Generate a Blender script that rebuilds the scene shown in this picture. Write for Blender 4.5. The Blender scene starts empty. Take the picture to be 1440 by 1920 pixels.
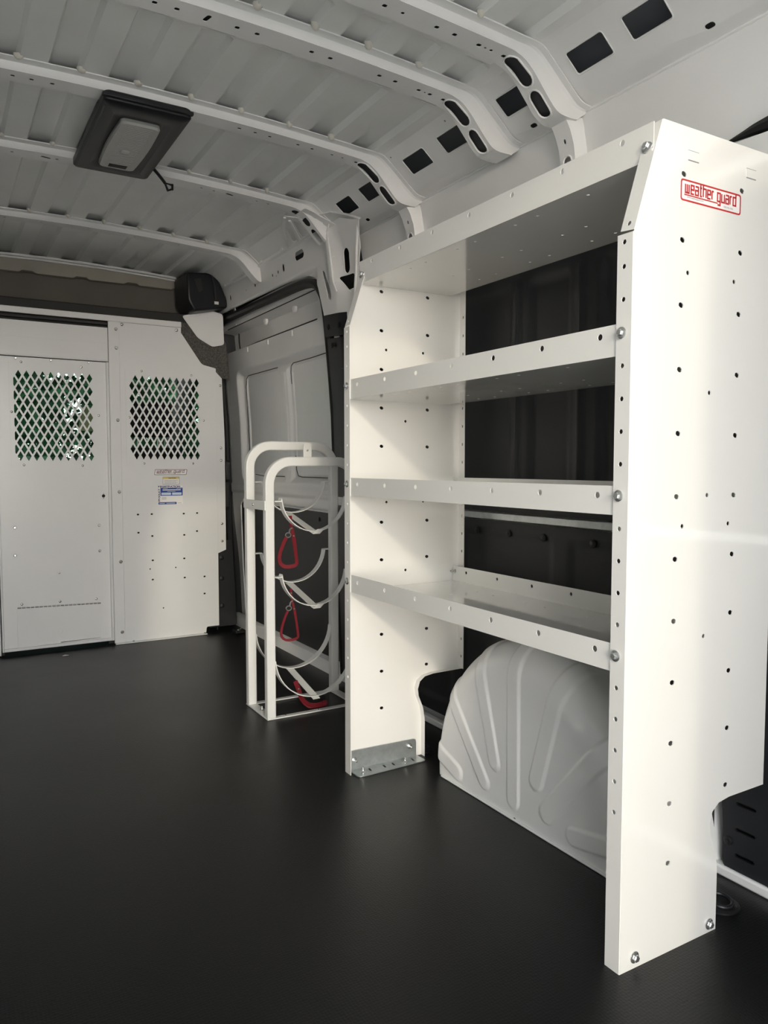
import bpy, bmesh, math, random
from mathutils import Vector, Matrix
random.seed(7)
PI = math.pi
SC = bpy.context.scene
COL = SC.collection

# ------------------------------------------------------------------ camera
F_PX = 1425.0                       # focal length in pixels of the 1440 x 1920 frame
yaw = math.atan(843 / math.hypot(F_PX, 87)); pitch = -math.atan(87 / F_PX)
fw = Vector((math.sin(yaw) * math.cos(pitch), math.cos(yaw) * math.cos(pitch), math.sin(pitch)))
rt = Vector((math.cos(yaw), -math.sin(yaw), 0)); up = rt.cross(fw)
cd = bpy.data.cameras.new('camera'); cam = bpy.data.objects.new('camera', cd); COL.objects.link(cam)
cd.sensor_fit = 'VERTICAL'; cd.sensor_height = 36.0; cd.lens = F_PX * 36.0 / 1920.0; cd.clip_start = 0.02
cam.matrix_world = Matrix(((rt.x, up.x, -fw.x, 0), (rt.y, up.y, -fw.y, 0), (rt.z, up.z, -fw.z, 0.95), (0, 0, 0, 1)))
SC.camera = cam
# ------------------------------------------------------------------ sky, sun, exposure
W = bpy.data.worlds.new('sky'); SC.world = W; W.use_nodes = True
bg = W.node_tree.nodes['Background']; bg.inputs[1].default_value = 0.80
sky = W.node_tree.nodes.new('ShaderNodeTexSky'); sky.sky_type = 'NISHITA'; sky.sun_disc = False
sky.sun_elevation = math.radians(14.0); sky.sun_rotation = PI + 0.32; sky.dust_density = 0.3; sky.air_density = 1.0
hs = W.node_tree.nodes.new('ShaderNodeHueSaturation'); hs.inputs['Saturation'].default_value = 0.30      # hazy, nearly neutral sky
hz = W.node_tree.nodes.new('ShaderNodeMix'); hz.data_type = 'RGBA'; hz.inputs[0].default_value = 0.3         # thin even cloud over the clear sky
hz.inputs[7].default_value = (5.0, 5.0, 4.95, 1)
W.node_tree.links.new(sky.outputs[0], hs.inputs['Color']); W.node_tree.links.new(hs.outputs[0], hz.inputs[6]); W.node_tree.links.new(hz.outputs[2], bg.inputs[0])
sd = bpy.data.lights.new('sun', 'SUN'); sun = bpy.data.objects.new('sun', sd); COL.objects.link(sun)
sd.energy = 0.6; sd.color = (1.0, 0.90, 0.68); sd.angle = math.radians(2.0)
sun.rotation_euler = Vector((0.32, 1.0, -0.26)).to_track_quat('-Z', 'Y').to_euler()
SC.view_settings.view_transform = 'Standard'; SC.view_settings.look = 'None'
SC.view_settings.exposure = 0.12; SC.view_settings.gamma = 1.0; SC.view_settings.use_curve_mapping = False
SC.cycles.max_bounces = 14; SC.cycles.diffuse_bounces = 8; SC.cycles.glossy_bounces = 5; SC.cycles.use_denoising = True

# ------------------------------------------------------------------ materials
def mat(name, col, rough=0.5, metal=0.0, var=0.0, vscale=6.0, bump=0.0, bscale=200.0, spec=0.5, coat=0.0, trans=0.0, rvar=0.0):
    m = bpy.data.materials.new(name); m.use_nodes = True
    nt = m.node_tree; b = nt.nodes['Principled BSDF']
    b.inputs['Base Color'].default_value = (*col, 1); b.inputs['Roughness'].default_value = rough
    b.inputs['Metallic'].default_value = metal; b.inputs['Specular IOR Level'].default_value = spec
    b.inputs['Coat Weight'].default_value = coat; b.inputs['Coat Roughness'].default_value = 0.06
    b.inputs['Transmission Weight'].default_value = trans
    tc = nt.nodes.new('ShaderNodeTexCoord')
    n = nt.nodes.new('ShaderNodeTexNoise'); n.inputs['Scale'].default_value = vscale; n.inputs['Detail'].default_value = 5
    nt.links.new(tc.outputs['Object'], n.inputs['Vector'])
    r = nt.nodes.new('ShaderNodeValToRGB')
    r.color_ramp.elements[0].position = 0.3; r.color_ramp.elements[1].position = 0.7
    v = max(var, 0.01)
    r.color_ramp.elements[0].color = (*[c * (1 - v) for c in col], 1); r.color_ramp.elements[1].color = (*[min(1, c * (1 + v)) for c in col], 1)
    nt.links.new(n.outputs['Fac'], r.inputs['Fac']); nt.links.new(r.outputs['Color'], b.inputs['Base Color'])
    if rvar:
        mr = nt.nodes.new('ShaderNodeMapRange'); mr.inputs['To Min'].default_value = rough - rvar; mr.inputs['To Max'].default_value = rough + rvar
        nt.links.new(n.outputs['Fac'], mr.inputs['Value']); nt.links.new(mr.outputs['Result'], b.inputs['Roughness'])
    if bump:
        n2 = nt.nodes.new('ShaderNodeTexNoise'); n2.inputs['Scale'].default_value = bscale; n2.inputs['Detail'].default_value = 2
        nt.links.new(tc.outputs['Object'], n2.inputs['Vector'])
        bu = nt.nodes.new('ShaderNodeBump'); bu.inputs['Strength'].default_value = bump; bu.inputs['Distance'].default_value = 0.001
        nt.links.new(n2.outputs['Fac'], bu.inputs['Height']); nt.links.new(bu.outputs['Normal'], b.inputs['Normal'])
    return m
M = {}
M['body'] = mat('white body paint', (0.86, 0.86, 0.85), 0.32, var=0.015, coat=0.25)
M['primer'] = mat('thin grey white paint', (0.86, 0.865, 0.85), 0.40, var=0.03)
M['powder'] = mat('white powder coat', (0.86, 0.85, 0.815), 0.16, var=0.01, bump=0.03, bscale=900, spec=0.8, coat=0.7)
M['partition'] = mat('pale grey powder coat', (0.82, 0.82, 0.815), 0.26, var=0.012, bump=0.05, bscale=700)
M['rack'] = mat('white painted tube', (0.80, 0.80, 0.775), 0.32, var=0.01)
M['liner'] = mat('black liner plastic', (0.010, 0.011, 0.014), 0.55, var=0.1, bump=0.25, bscale=600)
M['black'] = mat('black plastic', (0.010, 0.011, 0.014), 0.42, var=0.1)
M['rubber'] = mat('black rubber', (0.006, 0.006, 0.007), 0.5, var=0.1)
M['galv'] = mat('galvanised steel', (0.50, 0.53, 0.53), 0.38, 0.75, var=0.10, vscale=60)
M['zinc'] = mat('zinc bolt steel', (0.72, 0.73, 0.72), 0.22, 0.9, var=0.05)
M['red'] = mat('red webbing', (0.20, 0.008, 0.016), 0.7, var=0.12, vscale=90, bump=0.4, bscale=900)
M['lens'] = mat('frosted lamp lens', (0.62, 0.63, 0.60), 0.25, var=0.03, trans=0.35, bump=0.5, bscale=160)
M['label'] = mat('white sticker film', (0.88, 0.86, 0.84), 0.35)
M['logored'] = mat('red print', (0.50, 0.03, 0.03), 0.4)
M['logodark'] = mat('dark maroon print', (0.10, 0.012, 0.02), 0.4)
M['blue'] = mat('blue print', (0.015, 0.06, 0.30), 0.4)
M['navy'] = mat('navy print', (0.02, 0.025, 0.10), 0.4)
M['yellow'] = mat('yellow print', (0.72, 0.55, 0.14), 0.4)
M['greyprint'] = mat('grey print', (0.30, 0.30, 0.32), 0.5)
M['paleblue'] = mat('pale blue print', (0.62, 0.74, 0.86), 0.4)
M['tan'] = mat('grey beige cab trim', (0.36, 0.34, 0.29), 0.6, var=0.05)
M['brown'] = mat('taupe cab lining', (0.115, 0.105, 0.09), 0.7, var=0.08)
M['darktrim'] = mat('charcoal foam strip', (0.03, 0.028, 0.027), 0.7, var=0.1)
M['mottled'] = mat('speckled bitumen sheet', (0.075, 0.068, 0.06), 0.6, var=0.6, vscale=120)
M['cabblack'] = mat('cab black plastic', (0.012, 0.012, 0.012), 0.6, var=0.1)
M['seat'] = mat('black seat cloth', (0.011, 0.011, 0.012), 0.85, var=0.15, vscale=30)
M['paper'] = mat('pale yellow card', (0.80, 0.79, 0.50), 0.6)  # pale yellow of the unidentified windscreen patch
M['leaf'] = mat('green leaves', (0.028, 0.105, 0.045), 0.5, var=0.5, vscale=3)
M['bark'] = mat('brown bark', (0.06, 0.045, 0.03), 0.9, var=0.3, vscale=20)
M['ground'] = mat('pale concrete yard', (0.68, 0.66, 0.62), 0.85, var=0.12, vscale=1.5)
M['sealant'] = mat('cream seam sealant', (0.62, 0.60, 0.53), 0.6, var=0.06, vscale=40)
M['hollow_shade'] = mat('dark shade inside the hollow sections', (0.035, 0.036, 0.040), 0.6)  # dark colour stands in for shade inside the hollow sections
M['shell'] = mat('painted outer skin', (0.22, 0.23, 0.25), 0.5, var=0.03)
def floor_material():
    m = mat('black rubber floor', (0.0055, 0.0058, 0.0062), 0.40, var=0.18, vscale=2.2, rvar=0.06)
    nt = m.node_tree; b = nt.nodes['Principled BSDF']; b.inputs['Specular IOR Level'].default_value = 0.38
    tc = nt.nodes['Texture Coordinate']
    vo = nt.nodes.new('ShaderNodeTexVoronoi'); vo.inputs['Scale'].default_value = 150; vo.inputs['Randomness'].default_value = 0.35
    nt.links.new(tc.outputs['Object'], vo.inputs['Vector'])
    bu = nt.nodes.new('ShaderNodeBump'); bu.inputs['Strength'].default_value = 0.24; bu.inputs['Distance'].default_value = 0.0015
    nt.links.new(vo.outputs['Distance'], bu.inputs['Height']); nt.links.new(bu.outputs['Normal'], b.inputs['Normal'])
    return m
M['floor'] = floor_material()
def glass_material():
    m = bpy.data.materials.new('tinted window glass'); m.use_nodes = True
    nt = m.node_tree; nt.nodes.clear()
    o = nt.nodes.new('ShaderNodeOutputMaterial'); mx = nt.nodes.new('ShaderNodeMixShader'); mx.inputs[0].default_value = 0.06
    t = nt.nodes.new('ShaderNodeBsdfTransparent'); t.inputs[0].default_value = (0.36, 0.46, 0.40, 1)
    g = nt.nodes.new('ShaderNodeBsdfGlossy'); g.inputs['Roughness'].default_value = 0.02
    nt.links.new(t.outputs[0], mx.inputs[1]); nt.links.new(g.outputs[0], mx.inputs[2]); nt.links.new(mx.outputs[0], o.inputs[0])
    return m
M['glass'] = glass_material()

# ------------------------------------------------------------------ object helpers
WM = {}                                          # world matrix of every parent used below
def link(o, parent=None):
    COL.objects.link(o)
    WM[o] = o.matrix_basis.copy()
    if parent is not None:
        o.parent = parent; o.matrix_parent_inverse = WM[parent].inverted()
    return o
def tag(o, label=None, cat=None, group=None, kind=None):
    if label: o['label'] = label
    if cat: o['category'] = cat
    if group: o['group'] = group
    if kind: o['kind'] = kind
    return o
def empty(name, loc, label, cat, group=None):
    o = bpy.data.objects.new(name, None); o.location = loc; o.empty_display_size = 0.05
    return tag(link(o), label, cat, group)
def finish(me, m, smooth=35):
    me.materials.append(m)
    if smooth:
        me.polygons.foreach_set('use_smooth', [True] * len(me.polygons)); me.set_sharp_from_angle(angle=math.radians(smooth))
    me.update()
def obj(name, me, parent=None):
    return link(bpy.data.objects.new(name, me), parent)
def bm_obj(name, bm, m, parent=None, smooth=35, bevel=0, seg=2):
    bmesh.ops.recalc_face_normals(bm, faces=bm.faces)
    me = bpy.data.meshes.new(name); bm.to_mesh(me); bm.free(); finish(me, m, smooth)
    o = obj(name, me, parent)
    if bevel:
        md = o.modifiers.new('edge', 'BEVEL'); md.width = bevel; md.segments = seg; md.limit_method = 'ANGLE'; md.angle_limit = math.radians(40)
    return o
class MB:
    def __init__(s): s.v = []; s.f = []
    def add(s, vs, fs):
        n = len(s.v); s.v += [tuple(v) for v in vs]; s.f += [[i + n for i in f] for f in fs]; return s
    def box(s, x0, x1, y0, y1, z0, z1):
        vs = [(x, y, z) for z in (z0, z1) for y in (y0, y1) for x in (x0, x1)]
        return s.add(vs, [(0, 2, 3, 1), (4, 5, 7, 6), (0, 1, 5, 4), (2, 6, 7, 3), (0, 4, 6, 2), (1, 3, 7, 5)])
    def prism(s, pts, a, b):                     # two matching loops of 3D points
        n = len(pts); A = [a(*p) for p in pts]; B = [b(*p) for p in pts]
        return s.add(A + B, [list(range(n))[::-1], list(range(n, 2 * n))] + [(i, (i + 1) % n, n + (i + 1) % n, n + i) for i in range(n)])
    def tube(s, path, r, n=8, closed=False):
        P = [Vector(p) for p in path]; rings = []
        k = len(P); rr = r if isinstance(r, (list, tuple)) else [r] * k
        for i, p in enumerate(P):
            a = P[(i - 1) % k] if (closed or i > 0) else p; b = P[(i + 1) % k] if (closed or i < k - 1) else p
            t = (b - a).normalized()
            ref = Vector((0, 0, 1)) if abs(t.z) < 0.95 else Vector((0, 1, 0))
            if i == 0: u = t.cross(ref).normalized()
            else:
                u = (u - t * u.dot(t)).normalized()
            w = t.cross(u)
            rings.append([p + (u * math.cos(2 * PI * j / n) + w * math.sin(2 * PI * j / n)) * rr[i] for j in range(n)])
        vs = [v for ring in rings for v in ring]; fs = []
        for i in range(k if closed else k - 1):
            for j in range(n):
                a = i * n + j; b = i * n + (j + 1) % n; c = ((i + 1) % k) * n + (j + 1) % n; d = ((i + 1) % k) * n + j
                fs.append((a, b, c, d))
        if not closed: fs += [list(range(n))[::-1], list(range((k - 1) * n, k * n))]
        return s.add(vs, fs)
    def sweep(s, path, w, d, side, closed=False):
        """rectangular bar: path lies in a plane whose normal is 'side'; w is the in-plane width, d the depth along side"""
        P = [Vector(p) for p in path]; S = Vector(side).normalized(); k = len(P); vs = []; fs = []
        for i, p in enumerate(P):
            a = P[(i - 1) % k] if (closed or i > 0) else None; b = P[(i + 1) % k] if (closed or i < k - 1) else None
            t1 = (p - a).normalized() if a is not None else (b - p).normalized()
            t2 = (b - p).normalized() if b is not None else t1
            t = (t1 + t2).normalized(); n = S.cross(t).normalized(); m = 1 / max(0.3, t.dot(t1))
            for (q, e) in ((-1, -1), (1, -1), (1, 1), (-1, 1)):
                vs.append(p + n * (q * w / 2 * m) + S * (e * d / 2))
        for i in range(k if closed else k - 1):
            for j in range(4):
                fs.append((i * 4 + j, i * 4 + (j + 1) % 4, ((i + 1) % k) * 4 + (j + 1) % 4, ((i + 1) % k) * 4 + j))
        if not closed: fs += [(3, 2, 1, 0), tuple((k - 1) * 4 + j for j in range(4))]
        return s.add(vs, fs)
    def lathe(s, prof, M4, n=16):
        vs = []; fs = []; k = len(prof)
        for (r, h) in prof:
            for j in range(n): vs.append(M4 @ Vector((r * math.cos(2 * PI * j / n), r * math.sin(2 * PI * j / n), h)))
        for i in range(k - 1):
            for j in range(n): fs.append((i * n + j, i * n + (j + 1) % n, (i + 1) * n + (j + 1) % n, (i + 1) * n + j))
        fs += [list(range(n))[::-1], list(range((k - 1) * n, k * n))]
        return s.add(vs, fs)
    def grid(s, rows):                           # rows of equal length
        n = len(rows[0]); vs = [p for r in rows for p in r]
        return s.add(vs, [(i * n + j, i * n + j + 1, (i + 1) * n + j + 1, (i + 1) * n + j) for i in range(len(rows) - 1) for j in range(n - 1)])
    def mesh(s, name, m, smooth=35, recalc=True):
        me = bpy.data.meshes.new(name); me.from_pydata(s.v, [], s.f)
        if recalc:
            bm = bmesh.new(); bm.from_mesh(me); bmesh.ops.recalc_face_normals(bm, faces=bm.faces); bm.to_mesh(me); bm.free()
        finish(me, m, smooth); return me
    def build(s, name, m, parent=None, smooth=35, bevel=0, seg=2, recalc=True):
        o = obj(name, s.mesh(name, m, smooth, recalc), parent)
        if bevel:
            md = o.modifiers.new('edge', 'BEVEL'); md.width = bevel; md.segments = seg; md.limit_method = 'ANGLE'; md.angle_limit = math.radians(40)
        return o
def circ(x, y, r, n=10): return [(x + r * math.cos(2 * PI * i / n), y + r * math.sin(2 * PI * i / n)) for i in range(n)]
def slot(x, y, lx, ly, ang=0, n=5):
    r = min(lx, ly) / 2; h = max(lx, ly) / 2 - r; pts = []
    for k in range(n + 1): a = -PI / 2 + PI * k / n; pts.append((h + r * math.cos(a), r * math.sin(a)))
    for k in range(n + 1): a = PI / 2 + PI * k / n; pts.append((-h + r * math.cos(a), r * math.sin(a)))
    if ly > lx: ang += PI / 2
    c, s = math.cos(ang), math.sin(ang)
    return [(x + a * c - b * s, y + a * s + b * c) for a, b in pts]
def rrect(x0, x1, y0, y1, r, n=4):
    pts = []
    for (cx, cy, a0) in ((x1 - r, y1 - r, 0), (x0 + r, y1 - r, PI / 2), (x0 + r, y0 + r, PI), (x1 - r, y0 + r, 1.5 * PI)):
        for k in range(n + 1): a = a0 + PI / 2 * k / n; pts.append((cx + r * math.cos(a), cy + r * math.sin(a)))
    return pts
def rpoly(pts, r, n=4):
    """polygon with rounded corners (r may be a list)"""
    out = []; k = len(pts)
    for i in range(k):
        p = Vector(pts[i]); a = Vector(pts[i - 1]); b = Vector(pts[(i + 1) % k]); ri = r[i] if isinstance(r, (list, tuple)) else r
        if ri <= 0: out.append(tuple(p)); continue
        da = (a - p); db = (b - p); d = min(ri, da.length * 0.45, db.length * 0.45); A = p + da.normalized() * d; B = p + db.normalized() * d
        for j in range(n + 1):
            t = j / n; out.append(tuple(A * (1 - t) ** 2 + p * 2 * t * (1 - t) + B * t * t))
    return out
def plate_bm(outer, holes=(), t=0.002, mp=None, cuts_u=(), cuts_v=()):
    """flat sheet with real holes; (u, v, w) -> 3D through mp; cuts let it bend"""
    cu = bpy.data.curves.new('sheet', 'CURVE'); cu.dimensions = '2D'; cu.fill_mode = 'BOTH'; cu.extrude = t / 2
    for pts in [outer] + list(holes):
        sp = cu.splines.new('POLY'); sp.points.add(len(pts) - 1)
        for q, p in zip(sp.points, pts): q.co = (p[0], p[1], 0, 1)
        sp.use_cyclic_u = True
    ob = bpy.data.objects.new('sheet', cu); me = bpy.data.meshes.new_from_object(ob)
    bm = bmesh.new(); bm.from_mesh(me)
    bpy.data.objects.remove(ob); bpy.data.curves.remove(cu); bpy.data.meshes.remove(me)
    bmesh.ops.remove_doubles(bm, verts=bm.verts, dist=1e-5)
    for ax, cuts in ((0, cuts_u), (1, cuts_v)):
        for c in cuts:
            no = Vector((1, 0, 0)) if ax == 0 else Vector((0, 1, 0))
            bmesh.ops.bisect_plane(bm, geom=bm.verts[:] + bm.edges[:] + bm.faces[:], plane_co=no * c, plane_no=no, dist=1e-6)
    if mp:
        for v in bm.verts: v.co = Vector(mp(*v.co))
    return bm
def plate(name, outer, holes, t, mp, m, parent=None, cuts_u=(), cuts_v=(), smooth=35, bevel=0):
    return bm_obj(name, plate_bm(outer, holes, t, mp, cuts_u, cuts_v), m, parent, smooth, bevel)
XZ = lambda Y: (lambda u, v, w: (u, Y + w, v))
YZ = lambda X: (lambda u, v, w: (X + w, u, v))
XY = lambda Z: (lambda u, v, w: (u, v, Z + w))
def interp(x, xs, ys):
    if x <= xs[0]: return ys[0]
    for i in range(len(xs) - 1):
        if x <= xs[i + 1]: t = (x - xs[i]) / (xs[i + 1] - xs[i]); return ys[i] + (ys[i + 1] - ys[i]) * t
    return ys[-1]
def sstep(a, b, x):
    t = max(0.0, min(1.0, (x - a) / (b - a))); return t * t * (3 - 2 * t)
def catmull(P, n=4):
    P = [Vector(p) for p in P]; out = []
    for i in range(len(P) - 1):
        a = P[max(0, i - 1)]; b = P[i]; c = P[i + 1]; d = P[min(len(P) - 1, i + 2)]
        for k in range(n):
            t = k / n; out.append(0.5 * ((2 * b) + (c - a) * t + (2 * a - 5 * b + 4 * c - d) * t * t + (3 * b - a - 3 * c + d) * t ** 3))
    return out + [P[-1]]
def arc2(cx, cz, r, a0, a1, n=8): return [(cx + r * math.cos(a0 + (a1 - a0) * i / n), cz + r * math.sin(a0 + (a1 - a0) * i / n)) for i in range(n + 1)]
# small shared fasteners
def fastener(kind):
    I = Matrix.Identity(4); mb = MB()
    if kind == 'bolt':      # flanged hex head, 11 mm across
        mb.lathe([(0.0085, 0), (0.0085, 0.0012), (0.0062, 0.0026)], I, 14); mb.lathe([(0.0052, 0.002), (0.0052, 0.0055), (0.0042, 0.0066)], I, 6)
        return mb.mesh('bolt', M['zinc'])
    if kind == 'screw':
        mb.lathe([(0.0075, 0), (0.0075, 0.001), (0.0058, 0.0032), (0.0032, 0.0044)], I, 12); return mb.mesh('screw', M['zinc'])
    if kind == 'rivet':
        mb.lathe([(0.0072, 0), (0.0066, 0.0022), (0.0042, 0.004)], I, 10); return mb.mesh('rivet', M['zinc'])
    if kind == 'stud':      # bolt end with nut seen from inside
        mb.lathe([(0.0085, 0), (0.0085, 0.0012)], I, 14); mb.lathe([(0.0062, 0.001), (0.0062, 0.006)], I, 6); mb.lathe([(0.0032, 0.005), (0.0032, 0.017), (0.0022, 0.018)], I, 8)
        return mb.mesh('stud', M['zinc'])
    if kind == 'blackscrew':
        mb.lathe([(0.011, 0), (0.011, 0.002), (0.008, 0.004)], I, 12); mb.lathe([(0.004, 0.004), (0.004, 0.005)], I, 6); return mb.mesh('black_screw', M['rubber'])
FAST = {k: fastener(k) for k in ('bolt', 'screw', 'rivet', 'stud', 'blackscrew')}
NAMES = dict(bolt='bolt', screw='screw', rivet='rivet', stud='bolt_end', blackscrew='screw')
def fix(kind, loc, d, parent, s=1.0, spin=0.0):
    o = bpy.data.objects.new(NAMES[kind], FAST[kind])
    o.matrix_basis = Matrix.Translation(loc) @ Vector(d).to_track_quat('Z', 'Y').to_matrix().to_4x4() @ Matrix.Rotation(spin, 4, 'Z') @ Matrix.Scale(s, 4)
    return link(o, parent)

# ================================================================== SETTING
XC = 0.55                                        # centre line of the van
Y0, Y1 = -0.10, 4.40                             # rear opening, cab
# ---- yard outside
tag(MB().box(-30, 30, -30, 30, -0.75, -0.70).build('ground', M['ground']), kind='structure')
# ---- floor
fl = plate('floor', [(-0.47, Y0), (1.57, Y0), (1.57, 4.42), (-0.47, 4.42)], [], 0.012, XY(-0.006), M['floor']); tag(fl, kind='structure')
MB().box(-0.55, 1.65, Y0, 6.4, -0.10, -0.0125).build('subfloor', M['shell'], fl)
# ---- roof
def crown(x): return 0.027 * ((x - XC) / 0.73) ** 2
def zskin(x): return 2.026 - crown(x)
def bead(x):
    p = 0.1525; d = abs(((x - 0.566 + p / 2) % p) - p / 2)     # distance from the middle of a low strip
    return sstep(0.034, 0.043, d)
RIBS = [1.547, 1.811, 2.324, 2.880, 3.643]
ivals = [(Y0, 1.46)] + [(a + 0.085, b - 0.035) for a, b in zip(RIBS[:-1], RIBS[1:])] + [(3.73, 4.32)]
def bmask(y):
    for (a, b) in ivals:
        if a - 0.001 <= y <= b + 0.116: return sstep(a, a + 0.03, y)
    return 0.0
xs = []
k = -0.28
for i in range(-6, 8):
    c = 0.566 + 0.1525 * i
    xs += [c - 0.043, c - 0.0385, c - 0.034, c + 0.034, c + 0.0385, c + 0.043]
xs = sorted([x for x in xs if -0.22 < x < 1.32] + [-0.22, 1.32])
ys = sorted(set([Y0] + [round(v, 4) for a, b in ivals for v in (a, a + 0.01, a + 0.02, a + 0.03, b, b + 0.1155, b + 0.1165)] + [4.40]))
rows = [[(x, y, zskin(x) + 0.018 * bead(x) * bmask(y)) for x in xs] for y in ys]
ceiling = MB().grid(rows).build('ceiling', M['primer'], smooth=22); tag(ceiling, kind='structure')
# hat-section roof bows
TOPP = [(XC, 2.026)] + [(XC + d, zskin(XC + d)) for d in (0.2, 0.4, 0.6, 0.72)] + [(1.305, 1.999), (1.335, 1.993), (1.365, 1.972), (1.40, 1.944), (1.45, 1.903), (1.472, 1.889), (1.50, 1.884), (1.515, 1.884)]
BOTP = [(XC, 2.002)] + [(XC + d, 2.002 - crown(XC + d)) for d in (0.2, 0.4, 0.6, 0.70)] + [(1.275, 1.973), (1.305, 1.962), (1.335, 1.938), (1.365, 1.906), (1.395, 1.876), (1.415, 1.862), (1.44, 1.857), (1.482, 1.857)]
def both(P, n=3):
    c = [tuple(v) for v in catmull([(x, z, 0) for x, z in P], n)]; c = [(a[0], a[1]) for a in c]
    return [(2 * XC - x, z) for x, z in c[:0:-1]] + c
TB, BB = both(TOPP), both(BOTP)
def arclen(P):
    s = [0.0]
    for a, b in zip(P[:-1], P[1:]): s.append(s[-1] + math.hypot(b[0] - a[0], b[1] - a[1]))
    return s
SB = arclen(BB)
def s_of_x(x):
    return interp(x, [p[0] for p in BB], SB)
def bow(yc, hw, holes, ovals=True, xend=None):
    """roof bow at yc: bottom face with holes, two side faces, flanges"""
    idx = [i for i, p in enumerate(BB) if xend is None or abs(p[0] - XC) <= xend]
    i0, i1 = idx[0], idx[-1]
    T, B, S = TB[i0:i1 + 1], BB[i0:i1 + 1], SB[i0:i1 + 1]
    smid = SB[len(SB) // 2]
    hs = []
    for (x, w, l) in holes:
        hs.append(slot(s_of_x(x), 0.0, w, l, 0.25 if w != l else 0) if max(w, l) > 0.0135 else rrect(s_of_x(x) - w / 2, s_of_x(x) + w / 2, -l / 2, l / 2, w * 0.3, 2))
    if ovals:
        for sg in (1, -1):
            so = lambda x: smid + sg * (s_of_x(x) - smid)
            a, b = so(1.285), so(1.338); a, b = min(a, b), max(a, b)
            hs.append(slot((a + b) / 2, 0.0, (b - a) + 0.03, 0.040, n=7))
            a, b = so(1.362), so(1.408); a, b = min(a, b), max(a, b)
            hs.append(slot((a + b) / 2, 0.0, (b - a) + 0.012, 0.036, n=7))
    def mp(u, v, w):
        x = interp(u, S, [p[0] for p in B]); z = interp(u, S, [p[1] for p in B]); return (x, yc + v, z - w)
    bm = plate_bm([(S[0] + 1e-4, -hw), (S[-1] - 1e-4, -hw), (S[-1] - 1e-4, hw), (S[0] + 1e-4, hw)], hs, 0.0016, mp, cuts_u=S[1:-1])
    for v in bm.verts: pass
    mb = MB()
    for sg in (-1, 1):
        tb = lambda k, dz=0.0: None
        rows = []
        off = [(0.045, 0.0005), (0.0455, -0.0015), (0.022, -0.0035), (0.014, -0.006)]
        rows.append([(x, yc + sg * (hw + 0.030), z + 0.0) for x, z in T])
        rows.append([(x, yc + sg * (hw + 0.0295), z - 0.003) for x, z in T])
        rows.append([(x, yc + sg * (hw + 0.013), z - 0.004) for x, z in T])
        rows.append([(x + (bx - x) * 0.12, yc + sg * (hw + 0.008), z + (bz - z) * 0.25) for (x, z), (bx, bz) in zip(T, B)])
        rows.append([(bx + (x - bx) * 0.12, yc + sg * (hw + 0.0025), bz + (z - bz) * 0.14) for (x, z), (bx, bz) in zip(T, B)])
        rows.append([(bx, yc + sg * (hw - 0.0005), bz + 0.0003) for (x, z), (bx, bz) in zip(T, B)])
        mb.grid(rows)
    n = len(bm.verts)
    me = mb.mesh('tmp', M['body'], 0); bm.from_mesh(me); bpy.data.meshes.remove(me)
    o = bm_obj('roof_bow', bm, M['body'], ceiling, smooth=28)
    MB().grid([[(x, yc + v, z + (tz - z) * .35) for (x, z), (tx, tz) in zip(B[6:-4], T[6:-4])] for v in (-hw + .003, hw - .003)]).build('bow_shade', M['hollow_shade'], o)  # dark strip paints the shade behind the bow holes
    return o
sq = 0.012
H_r0 = [(x * 1.035, sq, sq) for x in (.448, .497, .637, .686, .827, .878, 1.019, 1.067)] + [(0.566 * 1.035, 0.012, 0.030), (1.18, .012, .011), (1.2, .006, .006), (1.217, sq, sq), (1.262, .012, .012)]
H_r1 = [(x * 1.035, .011, .011) for x in (.206, .251, .301, .82, .871, .918, 1.012, 1.061)] + [(1.171, .010, .009), (1.191, .006, .005), (1.21, .008, .008), (1.262, .012, .012)]
H_m1 = [(x * 1.035, .012, .012) for x in (.30, .35, .62, .884, 1.023, 1.073)] + [(.931 * 1.035, .009, .009), (1.184, .013, .012), (1.204, .007, .006), (1.222, .009, .009), (1.262, .013, .012)]
H_r2 = [(x, .010, .010) for x in (.256, .395, .90, .948, 1.12, 1.167)] + [(.36, .034, .013), (1.01, .034, .013)]
H_r3 = [(x * 1.035, .010, .010) for x in (.278, .415, .463, .534, .605, .655, .795, .848, .988, 1.144)]
bows = [bow(1.547, 0.036, H_m1), bow(1.811, 0.036, H_r0), bow(2.324, 0.033, H_r1), bow(2.880, 0.036, H_r2, True, 0.86), bow(3.643, 0.030, H_r3, False, 0.875)]
# sealant dabs between bow flange and the low strips of the roof skin
mbs = MB(); I4 = Matrix.Identity(4)
mbs.lathe([(0.013, 0.006), (0.012, -0.001), (0.008, -0.006), (0.003, -0.009)], I4, 10)
dab = mbs.mesh('sealant_dab', M['sealant'])
for b_, yc, hw in zip(bows, RIBS, (0.036, 0.036, 0.033, 0.036, 0.030)):
    for i in range(-3, 5):
        x = 0.566 + 0.1525 * i - 0.036
        if x > 1.28: continue
        o = bpy.data.objects.new('sealant_dab', dab)
        o.matrix_basis = Matrix.Translation((x + random.uniform(-.004, .004), yc - hw - 0.031, zskin(x))) @ Matrix.Rotation(random.uniform(-.5, .5), 4, 'Z') @ Matrix.Diagonal((random.uniform(.7, 1.1), random.uniform(.55, .9), random.uniform(.7, 1.2), 1))
        link(o, b_)
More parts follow.
